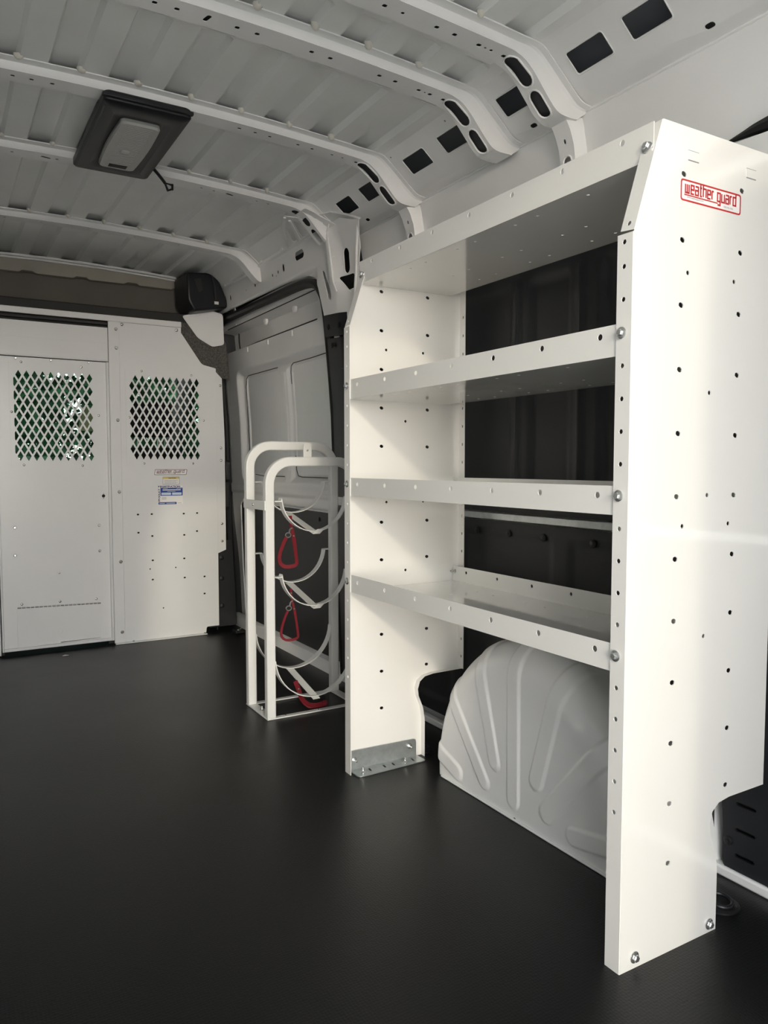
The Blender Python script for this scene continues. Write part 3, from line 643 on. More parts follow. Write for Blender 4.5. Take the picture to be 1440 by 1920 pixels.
# shelves: pan, front lip, rear lip
HOLES_Y = [1.028 + 0.1575 * i for i in range(7)]
def shelf(z, xf, xr, lip, holes_z, label):
    ya, yb = YN + 0.004, YF - 0.004
    small = []
    for y in (1.149, 1.299, 1.374, 1.523, 1.598, 1.744, 1.82):
        for x in (xf + 0.004 + .03, xf + 0.036 + .03): small.append(circ(x - .03, y, 0.0042, 6))
        for x in (1.306, 1.402): small.append(circ(x, y, 0.0042, 6))
    pan = plate('shelf', [(xf, ya), (xr, ya), (xr, yb), (xf, yb)], [s for s in small if min(p[0] for p in s) > xf + .002], 0.0016, XY(z), M['powder'], unit); tag(pan, label)
    plate('front_lip', [(ya, z - .0008), (yb, z - .0008), (yb, z + lip), (ya, z + lip)], [circ(y, holes_z, 0.0062, 10) for y in HOLES_Y], 0.0018, YZ(xf), M['powder'], pan)
    plate('rear_lip', [(ya, z - .0008), (yb, z - .0008), (yb, z + 0.051), (ya, z + 0.051)], [circ(y, z + .034, 0.0052, 8) for y in HOLES_Y], 0.0018, YZ(xr), M['powder'], pan)
    fix('stud', (xr - .002, YF - .016, z + .034), (-1, 0, 0), pan, 1.0)
    return pan
shelf(1.499, 1.124, 1.456, 0.064, 1.550, 'top shelf, seen from below')
shelf(1.149, 1.0745, 1.445, 0.057, 1.188, 'second shelf from the top')
shelf(0.860, 1.0745, 1.475, 0.053, 0.8945, 'third shelf from the top, at eye height')
shelf(0.5685, 1.0745, 1.475, 0.052, 0.6015, 'lowest shelf with a glossy empty pan')
# far foot: galvanised slotted angle
ft = plate('foot_angle', rpoly([(1.090, 0.002), (1.328, 0.002), (1.328, 0.060), (1.090, 0.064)], [0, 0, .012, .0], 3), [], 0.003, XZ(YF - .006), M['galv'], unit)
plate('foot_base', rpoly([(1.083, 2.045), (1.330, 2.045), (1.334, 1.992), (1.083, 1.984)], [0, 0, .012, .016], 3), [slot(x, 2.019, 0.007, 0.026, -.15, 3) for x in (1.141, 1.193, 1.226, 1.299)], 0.003, XY(0.0025), M['galv'], ft)
for x, y in ((1.111, 2.009), (1.266, 2.012)): fix('stud', (x, y, 0.004), (0, 0, 1), ft, 1.0)
for x, z in ((1.098, 0.034), (1.302, 0.040)): fix('stud', (x, YF - .008, z), (0, -1, 0), ft, 1.0)
# near foot angle inside the near end panel
fn = plate('foot_angle', rpoly([(1.090, 0.002), (1.340, 0.002), (1.340, 0.060), (1.090, 0.064)], [0, 0, .012, .0], 3), [], 0.003, XZ(YN + .006), M['galv'], unit)
plate('foot_base', [(1.083, 0.957), (1.340, 0.957), (1.340, 0.984), (1.083, 0.984)], [], 0.003, XY(0.0025), M['galv'], fn)

# ---- block lettering
GL = {'w': [[(0, 1), (0, 0), (1, 0), (1, 1)], [(.5, 0), (.5, 1)]], 'e': [[(1, 0), (0, 0), (0, 1), (1, 1), (1, .5), (0, .5)]], 'a': [[(0, 1), (1, 1), (1, 0), (0, 0), (0, .55), (1, .55)]],
      't': [[(.35, 1.45), (.35, 0), (.9, 0)], [(0, 1), (.9, 1)]], 'h': [[(0, 1.45), (0, 0)], [(0, 1), (1, 1), (1, 0)]], 'r': [[(0, 1), (0, 0)], [(0, 1), (.8, 1)]],
      'g': [[(1, 0), (0, 0), (0, 1), (1, 1), (1, -.45), (.1, -.45)]], 'u': [[(0, 1), (0, 0), (1, 0), (1, 1)]], 'd': [[(1, 1.45), (1, 0), (0, 0), (0, 1), (1, 1)]], ' ': []}
def block_text(txt, h, adv, stroke, shear=0.0):
    """list of 2D stroke paths"""
    out = []; x = 0
    for c in txt:
        wd = {'w': 1.25, ' ': .55, 't': .75, 'r': .75}.get(c, 1.0) * adv
        for pth in GL[c]: out.append([(x + px_ * wd * .64 + pz * h * shear, pz * h) for px_, pz in pth])
        x += wd
    return out, x
def wg_sticker(parent, origin, ux, uz, n, wdt, hgt, red, shear, slant):
    """logo sticker: film, rounded frame, stroke lettering, underline, small print"""
    O, U, V, N = Vector(origin), Vector(ux), Vector(uz), Vector(n)
    P = lambda a, b, c: tuple(O + U * (a + slant * b) + V * b + N * c)
    fr_ = rrect(0, wdt, 0, hgt, hgt * .13, 3)
    st = plate('sticker', fr_, [], 0.0004, lambda u, v, w_: P(u, v, .0008 + w_), M['label'], parent)
    tag(st, 'white sticker with %s block lettering in a rounded frame' % ('bright red' if red is M['logored'] else 'dark red'))
    plate('sticker_frame', rrect(hgt * .01, wdt - hgt * .01, hgt * .01, hgt * .99, hgt * .13, 3), [rrect(hgt * .085, wdt - hgt * .085, hgt * .085, hgt * .915, hgt * .09, 3)], 0.0003, lambda u, v, w_: P(u, v, .0013 + w_), red, st)
    paths, L = block_text('weather guard', hgt * .34, 1, 0, 0); k = wdt * .86 / L
    paths, L = block_text('weather guard', hgt * .38, k, 0, shear)
    mb = MB()
    for pth in paths: mb.sweep([P(wdt * .075 + a, hgt * .40 + b, .0014) for a, b in pth], hgt * .078, .0003, n)
    mb.build('lettering', red, st, smooth=0)
    mb = MB(); mb.sweep([P(wdt * .06, hgt * .30, .0014), P(wdt * .60, hgt * .30, .0014)], hgt * .05, .0003, n); mb.build('underline', red, st, smooth=0)
    def small(txt, a, b, s):
        c = bpy.data.curves.new('t', 'FONT'); c.body = txt; c.size = s; ob = bpy.data.objects.new('t', c); me = bpy.data.meshes.new_from_object(ob)
        for v_ in me.vertices: v_.co = P(a + v_.co.x, b + v_.co.y, .0014)
        bpy.data.objects.remove(ob); bpy.data.curves.remove(c); finish(me, M['greyprint'], 0); obj('small_print', me, st)
    small('www.weatherguard.com', wdt * .10, hgt * .18, hgt * .12); small('1-800-456-7865', wdt * .69, hgt * .18, hgt * .12)
    return st
def text_mesh(txt, size, f, m, parent, name='lettering', bold=0.0, sx=1.0):
    c = bpy.data.curves.new('t', 'FONT'); c.body = txt; c.size = size; c.offset = bold
    ob = bpy.data.objects.new('t', c); me = bpy.data.meshes.new_from_object(ob)
    for v_ in me.vertices: v_.co = Vector(f(v_.co.x * sx, v_.co.y))
    bpy.data.objects.remove(ob); bpy.data.curves.remove(c); finish(me, m, 0); return obj(name, me, parent)
wg_sticker(upN, (1.192, YN, 1.436), (1, 0, 0), (0, 0, 1), (0, -1, 0), 0.177, 0.040, M['logored'], 0.0, 0.0)

# ================================================================== PARTITION
part = empty('partition', (0.55, 4.18, 0), 'pale grey steel bulkhead partition with a mesh window door closing off the cab', 'partition')
YP = 4.175
def diamonds(x0, z1, nx, nz, px_, pz, dw, dh):
    out = []
    for r in range(nz):
        for c in range(nx):
            cx = x0 + (c + (0.5 if r % 2 == 0 else 0.0)) * px_; cz = z1 - r * pz / 2
            out.append([(cx - dw / 2, cz), (cx, cz - dh / 2), (cx + dw / 2, cz), (cx, cz + dh / 2)])
    return out
# fixed right panel
rp_holes = [rrect(0.90, 1.29, 0.965, 1.44, .02, 3)]
rp_holes += [slot(x, z, .013, .009, 0, 3) for x, z in ((.932, .688), (1.005, .688), (1.179, .685), (1.254, .686), (.933, .59), (1.006, .569), (1.18, .567), (1.252, .585), (1.006, .436), (1.178, .436), (1.004, .331), (1.179, .329), (1.291, .327), (1.29, .23))]
rp_holes += [circ(x, z, .004, 8) for x, z in ((.991, .39), (1.13, .389), (1.059, .17))]
fp_ = plate('fixed_panel', rpoly([(0.800, 0.004), (1.296, 0.004), (1.300, 0.040), (1.372, 0.040), (1.372, 1.492), (1.298, 1.508), (1.285, 1.52), (1.180, 1.672), (1.180, 1.70), (0.800, 1.70)], [0, .01, .01, 0, .004, .01, .01, 0, 0, 0], 3), rp_holes, 0.003, XZ(YP), M['partition'], part, bevel=.0008)
tag(fp_, 'fixed right panel with a chamfered top corner and stickers')
MB().box(0.88, 1.31, YP + .05, YP + .053, 0.10, 0.75).build('panel_stiffener', M['cabblack'], fp_)
scr = plate('mesh_screen', rrect(0.880, 1.310, 0.952, 1.463, .006, 2), diamonds(0.913, 1.405, 10, 13, 0.0366, 0.0665, 0.0268, 0.0485), 0.0022, XZ(YP - .0028), M['partition'], fp_)
for x, z in ((.965, 1.452), (1.232, 1.445), (.898, 1.205), (1.298, 1.20), (.97, .962), (1.235, .962)): fix('screw', (x, YP - .004, z), (0, -1, 0), scr, .8)
plate('side_flange', [(1.372, 0.45), (1.424, 0.47), (1.424, 1.10), (1.412, 1.44), (1.372, 1.48)], [], .003, XZ(YP + .018), M['partition'], fp_)
for z in (.52, .62, .98, 1.05, 1.40): fix('screw', (1.402, YP + .016, z), (0, -1, 0), fp_)
# sliding centre door
dr_holes = [rrect(0.348, 0.735, 0.955, 1.435, .02, 3), circ(.760, .791, .0085, 12)]
dp = plate('door_panel', [(0.268, 0.022), (0.788, 0.022), (0.788, 1.487), (0.268, 1.487)], dr_holes, 0.003, XZ(YP + .010), M['partition'], part, bevel=.0008)
tag(dp, 'centre door of the partition with a mesh window and a kick flap')
MB().box(0.268, 0.788, YP + .07, YP + .073, 0.10, 0.90).build('panel_stiffener', M['cabblack'], dp)
scl = plate('mesh_screen', rrect(0.328, 0.760, 0.940, 1.472, .006, 2), diamonds(0.352, 1.398, 10, 13, 0.0370, 0.0668, 0.0272, 0.0485), 0.0022, XZ(YP + .0072), M['partition'], dp)
for x, z in ((.385, 1.462), (.665, 1.455), (.336, 1.215), (.745, 1.21), (.385, .953), (.66, .95)): fix('screw', (x, YP + .006, z), (0, -1, 0), scl, .8)
for x, z in ((.335, .641), (.735, .638), (.333, .502), (.735, .503)): fix('rivet', (x, YP + .008, z), (0, -1, 0), dp, 1.1)
fix('rivet', (.535, YP + .008, .40), (0, -1, 0), dp, .7)
for dz in (-.012, .012): fix('screw', (.760, YP + .008, .791 + dz), (0, -1, 0), dp, .35)
# door edge folds
for x0, x1 in ((0.262, 0.272), (0.784, 0.796)): MB().box(x0, x1, YP - .012, YP + .03, 0.022, 1.487).build('door_edge', M['partition'], dp, bevel=.003)
MB().box(0.262, 0.796, YP - .008, YP + .010, 0.022, 0.036).build('door_edge', M['partition'], dp, bevel=.002)
# kick flap with piano hinge
fp2 = plate('kick_flap', rpoly([(.333, .034), (.735, .020 + .022), (.735, .228), (.333, .238)], .008, 3), [circ(.530, .098, .014, 14)], 0.002, XZ(YP + .0068), M['partition'], dp, bevel=.0008)
MB().box(.505, .555, YP + .009, YP + .0095, .075, .12).build('hole_backing', M['rubber'], fp2)
for i in range(20):
    x = .336 + .020 * i
    MB().tube([(x, YP + .003, .238 - .010 * (i / 19)), (x + .017, YP + .003, .238 - .010 * ((i + .85) / 19))], .0042, 8).build('hinge_knuckle', M['zinc'], fp2)
for x, z in ((.357, .254), (.535, .252), (.712, .250)): fix('screw', (x, YP + .008, z), (0, -1, 0), fp2, .9)
MB().box(0.24, 0.83, YP + .032, YP + .036, 1.47, 1.70).build('gap_backing', M['cabblack'], part)  # black strips added behind the door gaps to block cab light
for x0, x1 in ((.245, .275), (.775, .815)): MB().box(x0, x1, YP + .032, YP + .036, .0, 1.50).build('gap_backing', M['cabblack'], part)
# header above the door
hd = plate('header_panel', [(0.262, 1.492), (0.796, 1.492), (0.796, 1.665), (0.262, 1.665)], [], .003, XZ(YP + .002), M['partition'], part, bevel=.0008)
MB().box(.262, .796, YP - .006, YP + .006, 1.490, 1.498).build('header_edge', M['partition'], hd, bevel=.002)
MB().box(.262, .796, YP - .001, YP + .004, 1.585, 1.588).build('header_fold', M['partition'], hd)
for x in (.36, .52, .70): fix('rivet', (x, YP - .001, 1.478), (0, -1, 0), hd, .9)
fix('blackscrew', (.66, YP - .001, 1.672), (0, -1, 0), hd, .6)
# top channel, post, left fixed panel, floor angle
MB().sweep([(-.10, YP - .012, 1.713), (1.178, YP - .012, 1.713)], 0.014, 0.030, (0, 0, 1)).build('top_channel', M['partition'], part, bevel=.003)
MB().box(-.10, .80, YP - .010, YP + .004, 1.678, 1.690).build('door_track', M['darktrim'], part)
MB().box(0.797, 0.852, YP - .013, YP - .0015, 0.006, 1.70).build('door_post', M['partition'], fp_, bevel=.003)
for z in (1.66, 1.563, 1.188, .812, .441, .063): fix('rivet', (.836, YP - .013, z), (0, -1, 0), fp_, 1.3)
for x, z in ((.868, 1.688), (1.155, 1.684)): fix('screw', (x, YP - .003, z), (0, -1, 0), fp_, 1.2)
MB().box(0.80, 1.296, YP - .028, YP - .001, 0.001, 0.006).build('floor_angle', M['partition'], fp_, bevel=.001)
for x in (.893, 1.283): fix('bolt', (x, YP - .016, .006), (0, 0, 1), fp_, 1.0)
lf = plate('fixed_panel', rpoly([(0.256, 0.004), (-0.25, 0.004), (-0.27, 0.04), (-0.27, 1.492), (-0.20, 1.508), (-0.08, 1.672), (-0.08, 1.70), (0.256, 1.70)], 0.004, 2), [], .003, XZ(YP), M['partition'], part)
tag(lf, 'fixed left panel')
MB().box(0.205, 0.258, YP - .012, YP - .0015, 0.006, 1.70).build('door_post', M['partition'], lf, bevel=.003)
# stickers on the fixed panel
wg_sticker(fp_, (1.021, YP - .0015, 0.899), (1, 0, 0), (0, 0, 1), (0, -1, 0), 0.176, 0.031, M['logodark'], 0.0, 0.16)
def flat(name, x0, x1, z0, z1, m, par, off): return plate(name, rrect(x0, x1, z0, z1, .002, 2), [], .0003, XZ(YP - off), m, par)
c1 = flat('sticker', 1.066, 1.158, .847, .889, M['label'], fp_, .0024); tag(c1, 'small white caution sticker with a yellow band')
plate('sticker_frame', rrect(1.066, 1.158, .847, .889, .002, 2), [rrect(1.068, 1.156, .849, .887, .002, 2)], .0003, XZ(YP - .0029), M['greyprint'], c1)
flat('caution_band', 1.068, 1.156, .877, .887, M['yellow'], c1, .0028)
text_mesh('CAUTION', .009, lambda a, b: (1.097 + a, YP - .0033, .8785 + b), M['rubber'], c1, bold=.0003)
for i in range(4):
    flat('print_line', 1.074, 1.150 - .01 * (i % 2), .869 - .0055 * i, .8705 - .0055 * i, M['greyprint'], c1, .0028)
c2 = flat('sticker', 1.039, 1.174, .739, .842, M['label'], fp_, .0024); tag(c2, 'white and blue product registration sticker')
flat('blue_panel', 1.053, 1.174, .786, .829, M['blue'], c2, .0028)
for a, b in ((1.058, 1.110), (1.116, 1.168)): flat('form_field', a, b, .790, .803, M['paleblue'], c2, .0032)
flat('print_line', 1.064, 1.164, .815, .820, M['label'], c2, .0032); flat('print_line', 1.090, 1.135, .808, .810, M['paleblue'], c2, .0032)
flat('print_line', 1.066, 1.092, .824, .826, M['paleblue'], c2, .0032); flat('print_line', 1.140, 1.168, .824, .826, M['paleblue'], c2, .0032)
for i in range(3): flat('print_line', 1.060, 1.085, .776 - .005 * i, .7775 - .005 * i, M['greyprint'], c2, .0028)
flat('blue_band', 1.041, 1.140, .739, .751, M['blue'], c2, .0028); flat('print_line', 1.046, 1.076, .743, .746, M['paleblue'], c2, .0032); flat('print_line', 1.084, 1.132, .743, .746, M['paleblue'], c2, .0032)
flat('print_line', 1.145, 1.168, .744, .746, M['greyprint'], c2, .0028)
text_mesh('REGISTRATION', .0135, lambda a, b: (1.040 + a * 1.30, YP - .0033, .831 + b), M['navy'], c2, bold=.0005)
text_mesh('PRODUCT', .0135, lambda a, b: (1.0505 - b, YP - .0033, .754 + a * 1.12), M['navy'], c2, bold=.0005)
# ---- above and beside the partition
hw_ = empty('wall_front', (0.55, 4.38, 1.7), None, None); tag(hw_, kind='structure')
wav = []
def wz(x):
    p = ((x - .05) / 0.262) % 1.0; return 1.945 + 0.010 * (sstep(.35, .42, p) - sstep(.60, .67, p))
MB().grid([[(x, 4.385, wz(x)) for x in [.01 * i - .3 for i in range(180)]], [(x, 4.380, wz(x) + .012) for x in [.01 * i - .3 for i in range(180)]], [(x, 4.372, 1.975) for x in [.01 * i - .3 for i in range(180)]], [(x, 4.360, 2.012) for x in [.01 * i - .3 for i in range(180)]]]).build('header_lining', M['tan'], hw_)
MB().tube([(x, 4.381, wz(x) - .002) for x in [.012 * i - .3 for i in range(150)]], .0045, 6).build('lining_edge', M['brown'], hw_)
MB().grid([[(x, 4.40, 1.70) for x in (-.45, 1.5)], [(x, 4.40, 1.83) for x in (-.45, 1.5)], [(x, 4.395, 1.90) for x in (-.45, 1.5)], [(x, 4.386, 1.943) for x in (-.45, 1.5)]]).build('cab_lining', M['brown'], hw_)
MB().box(-.45, 1.245, 4.25, 4.31, 1.62, 1.790).build('foam_strip', M['darktrim'], hw_, bevel=.006)
for z, yy in ((2.020, 4.33), (2.012, 4.352)): MB().sweep([(x, yy, z - crown(x)) for x in [-.2 + .1 * i for i in range(15)]], .010, .012, (0, 0, 1)).build('front_bow', M['body'], hw_, bevel=.003)
plate('corner_sheet', [(1.19, 1.63), (1.30, 1.46), (1.47, 1.44), (1.45, 1.64), (1.40, 1.72), (1.20, 1.74)], [], .004, XZ(4.225), M['mottled'], hw_)
plate('corner_post', rpoly([(1.200, 1.775), (1.36, 1.815), (1.425, 1.80), (1.43, 1.63), (1.365, 1.615), (1.285, 1.66)], .015, 3), [], .004, lambda u, v, w: (u, 4.20 + w + (1.42 - u) * .12, v), M['body'], hw_, smooth=30)
plate('lower_post_trim', rpoly([(1.33, 0.02), (1.50, 0.02), (1.475, 0.52), (1.36, 0.52)], .01, 2), [], .006, XZ(4.235), M['black'], hw_)
for z in (.14, .30, .42): fix('blackscrew', (1.41, 4.230, z), (0, -1, 0), hw_, 1.2)
for sx in (1, -1):  # added sheets keep cab light from leaking in around the partition
    f_ = (lambda x: x) if sx > 0 else (lambda x: 2 * XC - x)
    MB().box(min(f_(1.385), f_(1.66)), max(f_(1.385), f_(1.66)), 4.445, 4.455, -.10, 2.09).build('closing_sheet', M['black'], hw_)
    MB().box(min(f_(1.383), f_(1.388)), max(f_(1.383), f_(1.388)), 4.245, 4.45, -.01, 1.95).build('closing_sheet', M['black'], hw_)
MB().box(-.56, 1.66, 4.425, 4.44, 1.86, 2.12).build('closing_sheet', M['brown'], hw_)
MB().grid([[(x, 4.408, 1.90) for x in (-.45, 1.5)], [(x, 4.400, 2.03) for x in (-.45, 1.5)]]).build('lining_back', M['brown'], hw_)
# black moulded box on the rail end
bx = MB(); pr_ = [(1.195, 1.985), (1.315, 2.000), (1.375, 1.985), (1.435, 1.86), (1.430, 1.825), (1.235, 1.782), (1.200, 1.84)]
bx.prism(pr_, lambda x, z: (x, 4.10 + (x - 1.2) * .15, z), lambda x, z: (1.3 + (x - 1.3) * 1.04, 4.34, z))
bo = bx.build('moulded_cover', M['black'], bevel=.012, seg=3); tag(bo, 'black plastic moulded cover high in the front right roof corner', 'cover')
bf = MB(); bf.prism([(1.235, 1.955), (1.275, 1.968), (1.288, 1.90), (1.262, 1.885)], lambda x, z: (x, 4.098 + (x - 1.2) * .15, z), lambda x, z: (x, 4.115 + (x - 1.2) * .15, z)); bf.build('cover_facet', M['darktrim'], bo, bevel=.004)
MB().tube([(1.338, 4.115, 1.985), (1.352, 4.115, 1.93), (1.358, 4.118, 1.86)], .005, 6).build('cover_rib', M['darktrim'], bo)
MB().box(1.352, 1.375, 4.118, 4.125, 1.835, 1.85).build('cover_tag', M['label'], bo)

# ================================================================== CYLINDER RACK
rk = empty('cylinder_rack', (1.24, 2.71, 0), 'white tubular steel gas cylinder rack with three half ring cradles', 'rack')
XL, XR = 1.0575, 1.4225
def uframe(y, top, name='tube_frame'):
    r = 0.085
    pts = [(XL, 0.005)] + arc2(XL + r, top - r, r, PI, PI / 2, 10) + arc2(XR - r, top - r, r, PI / 2, 0, 10) + [(XR, 0.005)]
    return MB().sweep([(x, y, z) for x, z in pts], 0.035, 0.030, (0, 1, 0)).build(name, M['rack'], rk, bevel=.004)
YFR, YBK = 2.628, 2.825
uframe(YFR, 0.965); uframe(YBK, 1.028)
def ring(y, zb, zh, hook=True):
    xc_ = 1.240
    if hook:
        r = 0.137; a0 = math.acos(min(1, max(-1, (zb + r - zh) / r))); cz = zb + r
        A = math.asin((zh - cz) / r) if abs(zh - cz) < r else 0
        arc = arc2(xc_, cz, r, PI - A if False else PI + 0.10, 2 * PI - 0.10, 24)
        pts = [(XL + .018, zh), (arc[0][0] - .002, zh)] + [p for p in arc] + [(arc[-1][0] + .002, zh), (XR - .018, zh)]
    else:
        r = 0.166; cz = zb + r; arc = arc2(xc_, cz, r, PI - .02, 2 * PI + .02, 28); pts = [(XL + .017, zh + .03)] + arc[1:-1] + [(XR - .017, zh + .03)]
    return MB().sweep([(x, y, z) for x, z in pts], 0.0035, 0.030, (0, 1, 0)).build('cradle_ring', M['rack'], rk, smooth=40)
for (zb_f, zh_f, zb_b, zh_b, hk) in ((.701, .818, .762, .886, True), (.416, .535, .480, .605, True), (.064, .19, .128, .255, False)):
    ring(YFR, zb_f, zh_f, hk); ring(YBK, zb_b, zh_b, hk)
    a = Vector((1.225, YBK + .014, zb_b - .003)); b = Vector((1.235, YFR - .016, zb_f - .003))
    MB().sweep([a, b, b + Vector((0.004, -.010, -.004)), b + Vector((0.022, -.012, .012))] if hk else [a, b, b + Vector((.003, -.006, -.006))], 0.0035, 0.028, (1, 0, 0)).build('cradle_bar', M['rack'], rk)
# side bands, tab, floor frame
MB().box(XL - .021, XL - .0175, YFR - .012, YBK + .012, .786, .820).build('side_band', M['rack'], rk, bevel=.001)
fix('rivet', (XL - .021, 2.735, .803), (-1, 0, 0), rk, .8)
MB().box(XR + .0175, XR + .021, YFR - .012, YBK + .012, .786, .820).build('side_band', M['rack'], rk, bevel=.001)
plate('rack_tab', rpoly([(1.206, .965), (1.240, .965), (1.240, 1.032), (1.206, 1.032)], [0, 0, .008, .008], 3), [rrect(1.219, 1.227, 1.004, 1.012, .002, 2)], .004, XZ(YFR + .017), M['rack'], rk)
bf_ = MB().box(XL - .018, XR + .018, YFR - .016, YFR + .006, .001, .006).build('floor_bar', M['rack'], rk, bevel=.001)
MB().box(XL - .018, XR + .018, YBK - .006, YBK + .016, .001, .006).build('floor_bar', M['rack'], rk, bevel=.001)
for xa, xb in ((XL - .018, XL + .018), (XR - .018, XR + .018)): MB().box(xa, xb, YFR + .006, YBK - .006, .001, .006).build('floor_bar', M['rack'], rk, bevel=.001)
fix('stud', (XL + .004, 2.725, .006), (0, 0, 1), rk, 1.0)
for x in (1.115, 1.25): fix('screw', (x, YFR - .004, .006), (0, 0, 1), rk, .7)
# ---- red webbing straps
def strap(label, top, pts, wd=0.0145):
    root = empty('red_strap', top, label, 'strap', 'red straps on the cylinder rack')
    T = Vector(top)
    P = [T + Vector(p) for p in pts]; sm = catmull(P, 6)
    MB().sweep(sm, wd, 0.0035, (0.16, -0.98, 0.05)).build('webbing_loop', M['red'], root, smooth=40)
    tl = catmull([T + Vector((0.006, .004, 0.078)), T + Vector((0.008, 0, .04)), T + Vector((0.016, -.004, 0)), T + Vector((0.022, -.006, -.04))], 4)
    MB().sweep(tl, wd * .95, .0035, (0.16, -0.98, .05)).build('webbing_tail', M['red'], root, smooth=40)
    for k in (1, 4, 7): fix('rivet', tl[k * 1 + 1] + Vector((0, -.003, 0)), (0, -1, 0), root, .55)
    MB().tube([T + Vector((-.006 + .011 * math.cos(a), -.004, .004 + .009 * math.sin(a))) for a in [2 * PI * i / 14 for i in range(14)]], .0026, 6, True).build('buckle_ring', M['zinc'], root)
    MB().tube([T + Vector((-.002, -.004, .010)), T + Vector((.001, -.004, .024)), T + Vector((.006, -.004, .030))], .0034, 6).build('snap_hook', M['zinc'], root)
    return root
loop = [(-.012, 0, -.004), (-.026, 0, -.030), (-.042, -.002, -.072), (-.040, -.002, -.100), (-.022, -.002, -.116), (.006, -.002, -.118), (.026, -.002, -.112), (.028, -.003, -.096), (.022, -.004, -.050), (.015, -.004, -.005)]
strap('red webbing strap hanging from the top cradle of the rack', (1.170, 2.70, .679), loop)
strap('red webbing strap hanging from the middle cradle of the rack', (1.170, 2.70, .395), [(x * (.95 if z > -.08 else 1.0) + .004, y, z * 1.03) for x, y, z in loop], .0095)
b3 = empty('red_strap', (1.20, 2.70, 0.11), 'red webbing strap lying on the floor under the bottom cradle of the rack', 'strap', 'red straps on the cylinder rack')
MB().sweep(catmull([(1.195, 2.71, .105), (1.205, 2.70, .070), (1.215, 2.69, .035), (1.235, 2.675, .012), (1.265, 2.665, .008), (1.30, 2.67, .012)], 5), .020, .0035, (.3, -.95, .1)).build('webbing_tail', M['red'], b3, smooth=40)
MB().sweep(catmull([(1.205, 2.70, .060), (1.225, 2.68, .022), (1.255, 2.66, .010), (1.295, 2.655, .011), (1.30, 2.66, .024)], 5), .016, .0035, (.1, -.6, .8)).build('webbing_loop', M['red'], b3, smooth=40)
fix('rivet', (1.203, 2.695, .075), (0, -1, 0), b3, .6)

# ================================================================== DOME LAMP
lamp = empty('dome_lamp', (0.565, 2.56, 1.975), 'black rectangular roof lamp with a frosted lens fixed between two roof bows', 'lamp')
ZL = 1.972
def rect_ring(x0, x1, y0, y1, r, z, n=4): return [(x, y, z) for x, y in rrect(x0, x1, y0, y1, r, n)]
def skin_rings(rings, cap_first=True, cap_last=True):
    mb = MB(); n = len(rings[0]); vs = [p for r in rings for p in r]; fs = []
    for i in range(len(rings) - 1):
        for j in range(n): fs.append((i * n + j, i * n + (j + 1) % n, (i + 1) * n + (j + 1) % n, (i + 1) * n + j))
    if cap_first: fs.append(list(range(n)))
    if cap_last: fs.append(list(range((len(rings) - 1) * n, len(rings) * n)))
    return mb.add(vs, fs)
LX0, LX1, LY0, LY1 = 0.440, 0.690, 2.285, 2.845
skin_rings([rect_ring(LX0 + .015, LX1 - .015, LY0 + .01, LY1 - .01, .012, 2.012), rect_ring(LX0, LX1, LY0, LY1, .014, 2.000), rect_ring(LX0, LX1, LY0, LY1, .014, ZL + .006), rect_ring(LX0 + .008, LX1 - .008, LY0 + .008, LY1 - .008, .012, ZL), rect_ring(LX0 + .040, LX1 - .040, LY0 + .055, LY1 - .055, .020, ZL - .004), rect_ring(LX0 + .055, LX1 - .055, LY0 + .085, LY1 - .075, .024, ZL + .006)], True, True).build('lamp_housing', M['black'], lamp, smooth=30, bevel=.002)
MB().box(LX0 + .006, LX0 + .010, LY0 + .03, LY1 - .02, ZL - .003, ZL + .002).build('housing_rib', M['black'], lamp)
MB().box(LX0 - .004, LX1 + .002, LY0 - .010, LY0 + .004, ZL + .010, ZL + .020).build('mount_lip', M['black'], lamp, bevel=.002)
def barrel(s):
    out = []; x0, x1, y0, y1 = .505 - s, .627 + s, 2.385 - s, 2.765 + s
    for x, y in rrect(x0, x1, y0, y1, .018, 4):
        t = (y - (y0 + y1) / 2) / ((y1 - y0) / 2); out.append((x + (1 if x > .566 else -1) * .006 * (1 - t * t), y))
    return out
def lens_pts():
    pts = rrect(.507, .625, 2.385, 2.765, .018, 4); xs_ = []
    left = [(.507 - .006 * math.sin(PI * i / 8), 2.75 - .35 * i / 8) for i in range(1, 8)]; right = [(.625 + .006 * math.sin(PI * i / 8), 2.40 + .35 * i / 8) for i in range(1, 8)]
    n = 5; return pts[:2 * n] + left + pts[2 * n:] + right
ln = skin_rings([[(x, y, ZL + .008) for x, y in lens_pts()], [(x, y, ZL - .003) for x, y in lens_pts()], [(.566 + (x - .566) * .94, 2.575 + (y - 2.575) * .98, ZL - .009) for x, y in lens_pts()]]).build('lamp_lens', M['lens'], lamp, smooth=30)
for i in range(26): MB().box(.530, .602, 2.40 + .0125 * i, 2.4015 + .0125 * i, ZL - .0100, ZL - .0088).build('lens_flute', M['lens'], ln)
MB().lathe([(.016, .0), (.014, .004), (.006, .007)], Matrix.Translation((.562, 2.600, ZL - .0085)) @ Matrix.Rotation(PI, 4, 'X'), 14).build('lens_boss', M['lens'], ln)
MB().box(.537, .596, 2.722, 2.750, ZL - .0105, ZL - .006).build('lamp_switch', M['darktrim'], lamp, bevel=.002)
pc = MB().tube([(.682, 2.74, 1.985), (.705, 2.755, 1.972), (.735, 2.79, 1.962), (.742, 2.80, 1.960)], .0055, 8).build('pull_cord', M['rubber'], lamp)
MB().tube([(.742, 2.80, 1.960), (.772, 2.812, 1.962), (.778, 2.835, 1.955), (.764, 2.845, 1.952)], .0048, 8, True).build('cord_loop', M['rubber'], pc)
